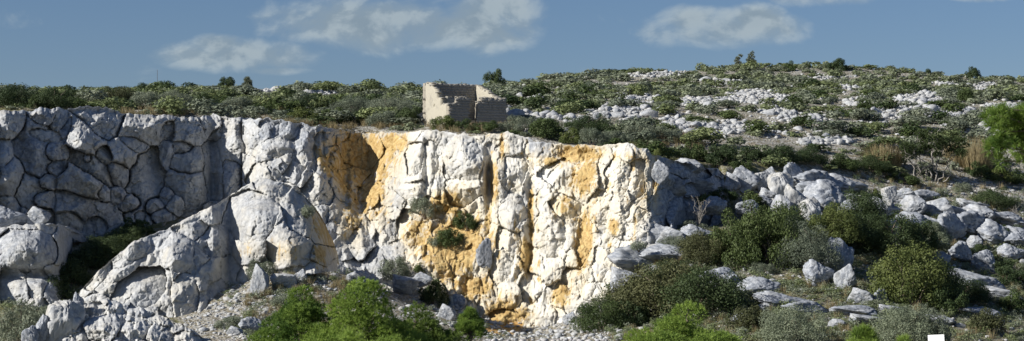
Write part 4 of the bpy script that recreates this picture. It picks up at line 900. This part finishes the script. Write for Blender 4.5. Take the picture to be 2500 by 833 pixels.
bush(130, 735, 110, 60, 'dark', 'dark bush where the shaded gully opens at the bottom')
bush(45, 850, 150, 118, 'grey', 'grey-green bush in the bottom left corner', d=113.5)
bush(110, 790, 90, 50, 'grey', 'grey bush behind the spire at the bottom left', d=119)
bush(700, 755, 90, 44, 'grey', 'low grey bush on the dry slope behind the left pine')
bush(560, 805, 90, 34, 'grey', 'low dry bush on the gravel slope left of the pines')
# along the skyline
bush(1209, 212, 52, 46, 'dark', 'round dark lone bush on the skyline above the ruin')
bush(1180, 203, 50, 16, 'green', 'low bush on the skyline left of the round lone bush')
bush(552, 212, 52, 34, 'dark', 'dark rounded bush on the left skyline')
bush(345, 216, 64, 28, 'dark', 'flat dark bush on the skyline beside the pole')
bush(2047, 174, 54, 34, 'dark', 'round dark bush on the highest part of the right skyline')
bush(1930, 174, 36, 26, 'green', 'small bush on the right skyline beside the two conifers')
bush(2376, 196, 42, 32, 'dark', 'round dark bush on the right skyline near the right edge')
bush(2268, 180, 20, 14, 'dark', 'tiny bush on the right skyline')
bush(1530, 178, 40, 10, 'green', 'low bush where the hill skyline rises')
bush(2360, 250, 52, 40, 'green', 'green bush standing out among the hillside rocks')

# ------------------------------------------------------------------ hill scrub: the biggest as individuals, the rest as cover
hr = np.random.default_rng(5)
cell = 2.35; cand = []
for gx in np.arange(-75, 100, cell):
    for gy in np.arange(149, 318, cell): cand.append((gx + hr.uniform(-1, 1), gy + hr.uniform(-1, 1)))
cand = np.array(cand); cpx = CX + cand[:, 0] / cand[:, 1] * FPX
cz = ground_z(cand[:, 0], cand[:, 1]); cpy = HY - cz / cand[:, 1] * FPX
edge = np.interp(cand[:, 0], ex, ed)
ok = (cpx > -260) & (cpx < 2900) & (cand[:, 1] > edge + np.where(cpx > 1800, 1.5, 3.4)) & (in_hillrock(cpx, cpy - 4, 1.05) < .12)
ok &= ~((cpx > 1020) & (cpx < 1250) & (cand[:, 1] > 155.8) & (cand[:, 1] < 167))          # the ruin stands here
ok &= ((cpx > 1950) & (cand[:, 1] < 190)) | ((cpx < 1035) & (hr.random(len(cand)) < .93)) | (hr.random(len(cand)) < 1) & (hr.random(len(cand)) < np.clip(.74 + .9 * fbm(cand[:, 0] / 9, cand[:, 1] / 9, 2, 15), .3, 1))
# drop those hidden behind the crest
vis = np.ones(len(cand), bool)
sky_py = np.array([np.minimum.accumulate(gpy[_i0:, c]) for c in range(len(g_px))])
ci = np.clip(np.searchsorted(g_px, cpx), 0, len(g_px) - 1); di = np.clip(np.searchsorted(g_d[_i0:], cand[:, 1]) - 1, 0, len(g_d) - _i0 - 1)
vis = cpy - 1.1 / cand[:, 1] * FPX < sky_py[ci, di] + 1
ok &= vis; cand, cpx, cpy, cz = cand[ok], cpx[ok], cpy[ok], cz[ok]
grove = fbm(cand[:, 0] / 14, cand[:, 1] / 14, 3, 55)
hw = hr.uniform(.6, 1.8, len(cand)) * (1 + .35 * grove); hh = hw * hr.uniform(.26, .60, len(cand))
sortv = np.clip(.5 + 1.1 * grove + hr.normal(0, .28, len(cand)), 0, 1)
sz = np.where((cpx > 0) & (cpx < 2500), 1, .01) * hw / cand[:, 1]; order = np.argsort(-sz)
HP = []
for i in range(8):
    V, F, A, L, R = bush_np(700 + i, 900, .085, 7, hgt=.8, spread=.66)
    V[:, 2] /= 1.1; HP.append((mesh_np('scrub', V, F, LEAF['green' if i < 3 else ('hill' if i < 5 else ('grey' if i < 7 else 'dark'))], A)))
for n_, i in enumerate(order[:300]):
    k = int(sortv[i] * 7.99); k = (k if k < 7 else 6) if hr.random() > .12 else 7
    o = link('scrub_bush', HP[k], None, (cand[i, 0], cand[i, 1], cz[i] - .06), (0, 0, hr.uniform(0, 6.28)), (hw[i], hw[i] * hr.uniform(.8, 1.2), hh[i] * 1.35))
    a_, b_ = where(cpx[i], cpy[i]); col_ = 'green' if k < 3 else ('olive-green' if k < 5 else ('grey-green' if k < 7 else 'dark'))
    look = 'wide' if hw[i] > 1.55 else ('tall' if hh[i] / hw[i] > .52 else 'low')
    tag(o, '%s %s scrub bush %s, %s' % (look, col_, b_, a_), 'bush', 'scrub of the left plateau' if cpx[i] < 1035 else 'scrub of the right hillside')
rest = order[300:]
LB = []
for i in range(6):
    V, F, A, L, R = bush_np(740 + i, 230, .15, 6, hgt=.8, spread=.66, irregular=.2); V[:, 2] /= 1.1; LB.append((V, F, A))
V, F, A = joined(LB, np.c_[cand[rest], cz[rest] - .06], np.ones(len(rest)), hr.uniform(0, 6.28, len(rest)), [(hw[i], hw[i], hh[i] * 1.3) for i in rest], 4, {'sort': np.round(sortv[rest] + hr.normal(0, .1, len(rest)), 2).clip(0, 1)})
tag(link('hillside_scrub', mesh_np('hillside_scrub', V, F, LEAF['hill'], A)), 'mass of low green and grey scrub covering the hill up to the skyline', kind='stuff')

# low ground cover on the slopes
tz = [(1480, 2520, 600, 838, 1900), (2060, 2520, 430, 620, 350), (560, 860, 640, 838, 200), (1050, 1230, 660, 838, 60), (0, 200, 730, 838, 40), (240, 470, 540, 640, 30), (1500, 1720, 545, 640, 50)]
cp = np.concatenate([hits(hr.uniform(a, b, n), hr.uniform(c, d, n))[0] for a, b, c, d, n in tz]); n = len(cp)
sz = hr.uniform(.16, .62, n)
LT = []
for i in range(6):
    V, F, A, L, R = bush_np(780 + i, 130, .13, 5, hgt=.8, spread=.6, irregular=.25, aspect=.35); LT.append((V, F, A))
V, F, A = joined(LT, cp - np.array([0, 0, .03]), sz, hr.uniform(0, 6.28, n), [(1, 1, .8)] * n, 6, {'sort': hr.choice([0, .2, .6, .9, 1.], n)})
tag(link('ground_cover', mesh_np('ground_cover', V, F, LEAF['hill'], A)), 'low grey-green tufts and cushions between the rocks of the slopes', kind='stuff')
def grass_np(seed, n, hgt=1., spread=.5, wid=.02):
    r = np.random.default_rng(seed); a = r.uniform(0, 6.28, n); q = np.sqrt(r.random(n)) * spread
    B = np.stack([q * np.cos(a), q * np.sin(a), 0 * q], -1); tip = B * r.uniform(1.1, 1.9, n)[:, None] + np.stack([r.normal(0, .12, n), r.normal(0, .12, n), hgt * r.uniform(.5, 1.1, n)], -1)
    u = np.stack([np.cos(a + 1.3), np.sin(a + 1.3), 0 * a], -1) * wid
    V = np.stack([B - u, B + u, tip + u * .2, tip - u * .2], 1).reshape(-1, 3); return V, np.arange(4 * n).reshape(n, 4), {'tint': np.repeat(r.random(n), 4)}
gz = [(600, 860, 620, 800, 170), (1480, 2500, 600, 835, 240), (300, 700, 262, 285, 90), (1040, 1260, 300, 325, 40), (1540, 1720, 330, 370, 60), (640, 1020, 300, 318, 90), (2080, 2500, 430, 560, 90), (1540, 1700, 540, 560, 40)]
gp = np.concatenate([hits(hr.uniform(a, b, n), hr.uniform(c, d, n))[0] for a, b, c, d, n in gz]); n = len(gp)
V, F, A = joined([grass_np(i, 60) for i in range(4)], gp, hr.uniform(.25, .6, n), hr.uniform(0, 6.28, n), [(1, 1, 1)] * n, 8)
tag(link('dry_grass', mesh_np('dry_grass', V, F, LEAF['dry'], A)), 'thin dry straw-coloured grass along the cliff top and slopes', kind='stuff')

# reeds: two tan clumps on the right
def grass_clump(px, base, w, h, label):
    p = hits([px], [base])[0][0]; m = p[1] / FPX
    V, F, A = grass_np(int(px), 700, 1.0, .6, .012)
    o = link('grass_clump', mesh_np('grass_clump', V, F, LEAF['dry'], A), None, (p[0], p[1] + .5, p[2] - .05), None, (w * m * .62, w * m * .5, h * m)); tag(o, label, 'dry grass')
grass_clump(2390, 425, 90, 88, 'tall tan dry grass clump left of the foreground pine branch')
grass_clump(2160, 410, 110, 56, 'pale dry grass clump left of the gnarled tree')
grass_clump(2335, 412, 70, 60, 'tan grass clump behind the right side of the gnarled tree')

# ------------------------------------------------------------------ trees
def pine_np(seed, lobes, ntuft, needle, nn=11, wid=.016, flat=.75):
    """needle tufts over a list of lobes (x, y, z, r)"""
    r = np.random.default_rng(seed); L = np.array(lobes, float); w = L[:, 3] ** 2; li = r.choice(len(L), ntuft, p=w / w.sum())
    d = unit(r.normal(size=(ntuft, 3)) + np.array([0, 0, .35])); rad = L[li, 3] * (1.03 - .45 * r.random(ntuft) ** 2)
    rad = rad * (1 + .28 * fbm(d[:, 0] * 2.6 + li, d[:, 1] * 2.6 + d[:, 2] * 2, 3, seed))
    C = L[li, :3] + d * rad[:, None] * np.array([1, 1, flat])
    ax = unit(d * .8 + np.array([0, 0, .55]) + r.normal(size=d.shape) * .25)
    N = ntuft * nn; C2 = np.repeat(C, nn, 0); dr = unit(np.repeat(ax, nn, 0) + r.normal(size=(N, 3)) * .55)
    ln = needle * r.uniform(.6, 1.2, N)[:, None]; s = unit(np.cross(dr, r.normal(size=(N, 3)))) * wid
    V = np.stack([C2 - s, C2 + s, C2 + dr * ln], 1).reshape(-1, 3); F = np.arange(3 * N).reshape(N, 3)
    tint = np.clip(np.repeat(.45 * r.random(ntuft) + .5 * r.random(len(L))[li], nn) + .15 * r.random(N), 0, 1)
    return V, F, {'tint': np.repeat(tint, 3)}
def pine(px, base_z, d, w, top_py, label, seed, tufts=2600, needle=.20, wid=.017, lobes=None, name='pine_tree', nl=16, mat='pine'):
    """young pine: width w photo px, crown top at row top_py"""
    m = d / FPX; x = (px - CX) / FPX * d; top = (HY - top_py) * m; H = top - base_z; Rw = w * m / 2
    r = np.random.default_rng(seed)
    if lobes is None:
        lobes = [(0, 0, H - Rw * .22, Rw * .24)]
        for i in range(nl * 2):
            a = i * 2.4 + r.uniform(-.5, .5); q = math.sqrt((i + .6) / (nl * 2)) * .80 * Rw; zz = H - Rw * .22 - (q / Rw) ** 1.7 * Rw * 1.5 - r.uniform(0, .35) * Rw
            lobes.append((q * math.cos(a), q * math.sin(a), max(zz, H * .18), Rw * r.uniform(.17, .31)))
    V, F, A = pine_np(seed, lobes, tufts, needle, 11, wid)
    root = link(name, None, None, (x, d, base_z)); root.empty_display_size = .4
    cr = link('crown', mesh_np('crown', V, F, LEAF[mat], A), root)
    parts = [tube(wobble((0, 0, -.3), (0, 0, H * .85), r, 7, .03), .05 * Rw + .05, .02, 8)]
    for l in lobes: parts.append(tube(wobble((0, 0, max(.2, l[2] * (.55 if d > 60 else .93))), l[:3], r, 5, .07), .035 if d > 60 else .02, .008, 5))
    tv, tf_ = merge(parts); link('trunk', mesh_np('trunk', tv, tf_, BARK), root)
    tag(root, label, 'tree'); return root
def gz1(x, y): return float(ground_z(np.array([x]), np.array([y]))[0])
def gpx(px, d): return gz1((px - CX) / FPX * d, d) - .05
pine(885, gpx(885, 106), 106, 340, 676, 'big bright green pine in front of the cliff centre, right of two', 31, 8500)
pine(735, gpx(735, 107.5), 107.5, 270, 696, 'bright green pine beside the big one, left of two', 32, 6200)
pine(1015, gpx(1015, 110), 110, 270, 738, 'shade side of the big bright green pine, built as a darker crown', 36, 4200, mat='pine_shade')  # extra crown in darker needles stands in for the big pine's shade side
pine(1147, gpx(1147, 110.5), 110.5, 84, 752, 'small pine standing alone below the ochre scree', 33, 1500)
pine(1680, gpx(1680, 109.5), 109.5, 330, 734, 'bright green young pine in front of the brown-green bushes', 34, 7600)
pine(1640, gpx(1640, 111), 111, 150, 765, 'small grey-tinged pine at the left of the bright young pine', 37, 1800)
# close to the camera: tips of young pines and a branch from a taller one
pine(860, gpx(860, 26), 26, 190, 808, 'out-of-focus pine tip at the bottom edge below the big pine', 41, 700, .11, .006, nl=9)
pine(2112, gpx(2112, 27), 27, 110, 800, 'blurred yellow-green pine tip at the bottom edge left of the sign', 42, 500, .11, .006, nl=9)
pine(2205, gpx(2205, 29), 29, 70, 826, 'small blurred pine tip at the bottom edge beside the sign', 43, 300, .10, .006, nl=7)
b0 = gpx(2740, 30); zc = lambda py: (HY - py) * 30 / FPX - b0; xo = lambda px: (px - 2740) * 30 / FPX
fr = np.random.default_rng(12)
pl = [(xo(fr.uniform(2425, 2560)), fr.uniform(-.3, .3), zc(fr.uniform(268, 398)), fr.uniform(.06, .13)) for _ in range(40)] + [(xo(x_), 0, zc(y_), r_) for x_, y_, r_ in ((2480, 300, .13), (2445, 350, .12), (2500, 280, .16), (2520, 340, .2), (2560, 300, .3), (2600, 330, .4), (2640, 250, .5), (2700, 350, .7), (2740, 200, .5), (2790, 300, .6), (2740, 110, .35))]
pine(2740, b0, 30, 200, 100, 'foreground pine whose blurred branch enters from the right edge', 44, 6500, .12, .006, lobes=pl)
# conifers on the skyline
for px, d, w, t, lab, sd in ((1836, 301, 40, 126, 'taller of the two conifers on the right skyline', 51), (1803, 303, 28, 134, 'shorter conifer left of the tall one on the right skyline', 52), (603, 226, 22, 192, 'thin sapling on the left skyline right of the rounded bush', 53)):
    m = d / FPX; zb = gpx(px, d); Ht = (HY - t) * m - zb; rw = w * m / 2; r = np.random.default_rng(sd)
    lb = [(r.normal(0, .12) * rw * 2, r.normal(0, .12) * rw * 2, Ht * f, rw * (1.0 - f) * .75 + .16) for f in (.25, .38, .5, .62, .74, .85, .95)]
    pine(px, zb, d, w, t, lab, sd, 420, .3, .04, lobes=lb, name='conifer', mat='grey')
# gnarled half-bare tree
p = hits([2275], [445])[0][0]; m = p[1] / FPX; r = np.random.default_rng(8)
root = link('gnarled_tree', None, None, tuple(p)); root.empty_display_size = .4
tag(root, 'gnarled half-bare tree with dark wind-blown crown right of the outcrop', 'tree')
limbs = []; tips = []
for bx, tx, tz_, th in ((-42, -75, 92, .05), (-30, -40, 70, .045), (-15, -20, 100, .06), (-5, 5, 110, .075), (8, 30, 96, .06), (15, 55, 66, .05), (25, 70, 90, .045), (-20, -60, 60, .04), (0, -35, 115, .05), (12, 18, 120, .05)):
    a = np.array([bx * m, r.normal(0, .2), -.1]); b = np.array([tx * m, r.normal(0, .5), tz_ * m]); pa = wobble(a, b, r, 8, .10); limbs.append(tube(pa, th, .02, 6)); tips.append(b)
    for k in range(5):
        i = int(r.integers(3, 8)); e2 = pa[i] + np.array([r.normal(0, .45), r.normal(0, .3), r.uniform(.1, .6)]); limbs.append(tube(wobble(pa[i], e2, r, 5, .14), th * .4, .008, 4)); tips.append(e2)
tv, tf_ = merge(limbs); link('trunk', mesh_np('trunk', tv, tf_, PALEBARK), root)
lb = [(b[0] + r.normal(0, .15) + .25, b[1], b[2] + .1, r.uniform(.22, .42)) for b in tips if b[2] > 1.9 and r.random() < .8]
lb += [(r.uniform(-2.0, 2.4), r.normal(0, .5), r.uniform(1.9, 3.9), r.uniform(.3, .55)) for _ in range(22)]
V, F, A = pine_np(61, lb, 2600, .18, 9, .022, .6); link('crown', mesh_np('crown', V, F, LEAF['dark'], A), root)
# bare white twigs
def bare_shrub(px, base, w, h, label, d=None, mat=PALEBARK, n=12, th=.022):
    p = hits([px], [base])[0][0] if d is None else at(px, base, d); m = p[1] / FPX; r = np.random.default_rng(int(px) + 3); parts = []
    for i in range(n):
        b = np.array([r.uniform(-.5, .5) * w * m, r.normal(0, .2), h * m * r.uniform(.55, 1)]); pa = wobble((0, 0, -.1), b, r, 6, .08); parts.append(tube(pa, th, .007, 4))
        for k in range(3):
            j = int(r.integers(2, 5)); parts.append(tube(wobble(pa[j], pa[j] + np.array([r.normal(0, .2), r.normal(0, .15), r.uniform(.1, .35)]), r, 4, .1), th * .5, .005, 4))
    V, F = merge(parts); tag(link('bare_shrub', mesh_np('bare_shrub', V, F, mat), None, tuple(p)), label, 'shrub')
bare_shrub(1708, 545, 56, 70, 'bare white-twigged shrub beside the rock bench', d=141.5)
bare_shrub(2480, 690, 36, 40, 'bare pale-twigged shrub in the shade at the right edge')
bare_shrub(2480, 548, 20, 44, 'thin bare stem on the ledges at the right edge')
bare_shrub(400, 548, 40, 30, 'thin dry twigs above the gully bush', d=147.5, n=6)

# ------------------------------------------------------------------ the ruin
def stone_material(name, a, b, c):
    m, T, out = new_mat(name); co = T.new('ShaderNodeTexCoord').outputs['Object']; oi = T.new('ShaderNodeObjectInfo').outputs['Random']
    base = T.mix(T.noise(co, 4, 6, .65), a + (1,), b + (1,)); base = T.mix(T.m('MULTIPLY', oi, .6), base, c + (1,))
    base = T.mix(T.ramp(T.noise(co, 1.3, 5, .6), .55, .72, 0, .5), base, (0.19, 0.18, 0.165, 1))
    bs = T.new('ShaderNodeBsdfPrincipled'); T.l.new(base, bs.inputs['Base Color']); bs.inputs['Roughness'].default_value = .95; bs.inputs['Specular IOR Level'].default_value = .1
    bp = T.new('ShaderNodeBump'); bp.inputs['Strength'].default_value = .6; bp.inputs['Distance'].default_value = .05; T.l.new(T.noise(co, 12, 6, .7), bp.inputs['Height']); T.l.new(bp.outputs[0], bs.inputs['Normal'])
    T.l.new(bs.outputs[0], out.inputs[0]); return m
M_STONE = stone_material('ruin_stone', (0.24, 0.225, 0.20), (0.38, 0.36, 0.32), (0.30, 0.29, 0.27))
M_MORTAR = stone_material('ruin_mortar', (0.26, 0.235, 0.195), (0.36, 0.33, 0.275), (0.31, 0.285, 0.235))
M_PLASTER = stone_material('ruin_plaster', (0.33, 0.305, 0.245), (0.45, 0.42, 0.345), (0.39, 0.365, 0.30))
TH = math.radians(27); WF, WS, TK = 4.8, 4.34, .48
nd = 158.0; N0 = at(1097, 300, nd); BZ = gz1(N0[0], nd + 1.5) - .35
ruin = link('ruined_house', None, None, (N0[0], nd, BZ)); ruin.rotation_euler = (0, 0, TH); ruin.empty_display_size = .5
tag(ruin, 'roofless ruined stone hut on the plateau above the cliff', 'ruin')
def zt(py, d): return (HY - py) / FPX * d - BZ
# in the hut's own frame: x along the front wall, y to the back
def wall(name, L, prof, holes, thick, mat, origin, rz, stones=None, label=None, cell=.13, rough=.035, sd=0):
    """a broken wall: cells under an uneven top, real thickness, openings left out; stones proud of the given face"""
    r = np.random.default_rng(sd); nx = int(L / cell); zmax = max(prof(u) for u in np.linspace(0, 1, 60)); nz = int(zmax / cell) + 1
    top = np.array([prof((i + .5) / nx) + r.uniform(-.09, .09) for i in range(nx)])
    inc = np.zeros((nx + 2, nz + 2), bool)
    for i in range(nx):
        for k in range(nz):
            zc_ = (k + .5) * cell; u = (i + .5) / nx
            inc[i + 1, k + 1] = zc_ < top[i] and not any(a < u < b and c < zc_ < d for a, b, c, d in holes)
    jit = r.normal(0, rough, (nx + 1, nz + 1, 2, 3)); V = []; idx = {}; F = []
    def vert(i, k, s):
        if (i, k, s) not in idx:
            idx[(i, k, s)] = len(V); j = jit[i, k, s]
            V.append((i * L / nx + j[0] * .6, s * thick + j[1] * .6, k * cell + j[2] * .6))
        return idx[(i, k, s)]
    for i in range(nx):
        for k in range(nz):
            if not inc[i + 1, k + 1]: continue
            F.append([vert(i, k, 0), vert(i + 1, k, 0), vert(i + 1, k + 1, 0), vert(i, k + 1, 0)]); F.append([vert(i + 1, k, 1), vert(i, k, 1), vert(i, k + 1, 1), vert(i + 1, k + 1, 1)])
            if not inc[i, k + 1]: F.append([vert(i, k, 1), vert(i, k, 0), vert(i, k + 1, 0), vert(i, k + 1, 1)])
            if not inc[i + 2, k + 1]: F.append([vert(i + 1, k, 0), vert(i + 1, k, 1), vert(i + 1, k + 1, 1), vert(i + 1, k + 1, 0)])
            if not inc[i + 1, k + 2]: F.append([vert(i, k + 1, 0), vert(i + 1, k + 1, 0), vert(i + 1, k + 1, 1), vert(i, k + 1, 1)])
    o = link(name, mesh_np(name, np.array(V), np.array(F), mat), ruin, origin, (0, 0, rz))
    if label: o['label'] = label
    if stones is not None:
        z = .02; row = 0
        while z < zmax:
            hgt = r.uniform(.15, .23); x = -r.uniform(0, .25) if row % 2 else 0.
            while x < L:
                w = r.uniform(.26, .58); xc = x + w / 2; u = xc / L
                if 0 < u < 1 and z + hgt * .7 < prof(u) + .05 and not any(a - .01 < u < b + .01 and c < z + hgt / 2 < d for a, b, c, d in holes):
                    link('stone', STONES[int(r.integers(0, 6))], o, (xc, (-.012 if stones == 0 else thick + .012) + r.uniform(-.012, .012) + (.035 if stones == 0 else -.035), z + hgt / 2), (r.normal(0, .01), r.normal(0, .012), 0), (w - .025, .12, hgt - .022))
                x += w
            z += hgt; row += 1
        # loose stones along the broken top
    for i in range(int(L / .3)):
        u = (i + .5) / int(L / .3) + r.uniform(-.02, .02)
        if any(a < u < b and d > 5 for a, b, c, d in holes): continue
        link('stone', STONES[int(r.integers(0, 6))], o, (u * L, thick * r.uniform(.35, .65), prof(u) + .01), (r.normal(0, .12), r.normal(0, .12), r.uniform(-.4, .4)), (r.uniform(.22, .4), thick * r.uniform(.5, .9), r.uniform(.08, .15)))
    return o
def stone_mesh(sd):
    r = np.random.default_rng(sd); c = np.array([[x, y, z] for z in (-.5, .5) for y in (-.5, .5) for x in (-.5, .5)], float) + r.normal(0, .03, (8, 3))
    return mesh_np('stone', c, np.array([[0, 2, 3, 1], [4, 5, 7, 6], [0, 1, 5, 4], [2, 6, 7, 3], [0, 4, 6, 2], [1, 3, 7, 5]]), M_STONE)
STONES = [stone_mesh(i) for i in range(6)]
H_R, H_B, H_N = zt(241, 160), zt(208, 163.5), zt(254, 158.3)
def pf(u): return H_N if u < .14 else (zt(239, 158.8) if u < .34 else (H_R - .28 if u < .56 else H_R))
def pl_(u):   # left wall, 0 at the near corner, 1 at the back
    return zt(254, 158.5) if u < .26 else (zt(240, 159.5) if u < .44 else (zt(229, 160.2) + (H_B - zt(229, 160.2)) * min(1, (u - .44) / .36)))
wall('front_wall', WF, pf, [(.345, .49, 0, 9)], TK, M_MORTAR, (0, 0, 0), 0, stones=0, sd=1, label='coursed stone front wall with a doorway')
# side walls run from the front wall to the back; their outer face is at x = 0 and x = WF
def side(name, x0, prof, holes, mat, sd, label, rough, stones=None):
    o = wall(name, WS - TK - .012, prof, holes, TK, mat, (x0, TK + .006, 0), math.radians(90), stones=stones, sd=sd, label=label, rough=rough); return o
side('side_wall', TK, pl_, [(.56, .61, zt(263, 160.5), zt(253, 160.5))], M_PLASTER, 2, 'pale plastered wall with a small slit window and stepped broken top', .012)
side('side_wall', WF, lambda u: H_R + (H_B - H_R) * u, [], M_PLASTER, 3, 'side wall with a sloping broken top, lit on its inner face', .03)
wall('back_wall', WF, lambda u: H_B, [], TK, M_MORTAR, (0, WS, 0), 0, stones=0, sd=4, label='tallest wall at the back, seen from inside')
pw = wall('partition_wall', 1.7, lambda u: zt(239, 160), [], .25, M_PLASTER, (.52, TK + 1.1, 0), 0, sd=5, label='low inner wall behind the broken corner', rough=.02)

# ------------------------------------------------------------------ pole on the skyline, sign at the bottom
mm, T_, out_ = new_mat('grey_metal'); bs = T_.new('ShaderNodeBsdfPrincipled'); bs.inputs['Base Color'].default_value = (.12, .12, .13, 1); bs.inputs['Roughness'].default_value = .5; T_.l.new(bs.outputs[0], out_.inputs[0])
d = 221.; m = d / FPX; zb = gpx(384, d); ztop = (HY - 172) * m
tv, tf_ = tube(np.array([[0, 0, t] for t in np.linspace(0, ztop - zb, 6)]), .035, .025, 6)
pole = link('pole', None, None, ((384 - CX) / FPX * d, d, zb)); tag(pole, 'thin dark pole standing on the left skyline', 'pole')
link('shaft', mesh_np('shaft', tv, tf_, mm), pole)
cv, cf = tube(np.array([[0, 0, ztop - zb], [0, 0, ztop - zb + .05], [0, 0, ztop - zb + .09]]), .026, .012, 6); link('cap', mesh_np('cap', cv, cf, mm), pole)
d = 110.; m = d / FPX; sx = (2289 - CX) / FPX * d; zb = gz1(sx, d); sign = link('sign', None, None, (sx, d, zb)); sign.rotation_euler = (0, math.radians(-3.5), math.radians(-35)); tag(sign, 'plain white sign board with a line of small dark lettering at the bottom edge', 'sign')
mw, Tw, ow = new_mat('white_sign_paint'); bw = Tw.new('ShaderNodeBsdfPrincipled'); cw = Tw.new('ShaderNodeTexCoord').outputs['Object']
Tw.l.new(Tw.mix(Tw.ramp(Tw.noise(cw, 6, 4), .55, .8), (.82, .83, .84, 1), (.72, .72, .70, 1)), bw.inputs['Base Color']); bw.inputs['Roughness'].default_value = .4; Tw.l.new(bw.outputs[0], ow.inputs[0])
bm = bmesh.new()
def bbox(bm, c, s, bev=0):
    g = bmesh.ops.create_cube(bm, size=1)['verts']
    for v in g: v.co = Vector((v.co.x * s[0] + c[0], v.co.y * s[1] + c[1], v.co.z * s[2] + c[2]))
    if bev: bmesh.ops.bevel(bm, geom=list({e for v in g for e in v.link_edges}), offset=bev, segments=2, affect='EDGES')
def bobj(name, boxes, mat, parent, bev=0):
    bm = bmesh.new()
    for c, s in boxes: bbox(bm, c, s, bev)
    me = bpy.data.meshes.new(name); bm.to_mesh(me); bm.free(); me.materials.append(mat); return link(name, me, parent)
tp = (HY - 817.5) * m - zb; bwid = 35 * m / math.cos(math.radians(35))
board = bobj('board', [((0, 0, tp - .38), (bwid, .02, .76))], mw, sign, .004)
bobj('post', [((0, .045, (tp - .1) / 2 - .15), (.06, .06, tp + .2))], mm, sign)
lr = random.Random(4); lt = []
x = -.26
while x < .26:
    hgt = lr.choice([.05, .05, .07]); lt.append(((x, -.0125, tp - .30 - .0 + hgt / 2), (lr.choice([.012, .012, .03]), .003, hgt))); x += lr.choice([.03, .045, .06])
bobj('lettering', lt, mm, board)
bobj('bolt', [((-.30, -.013, tp - .06), (.03, .006, .03))], mm, board)
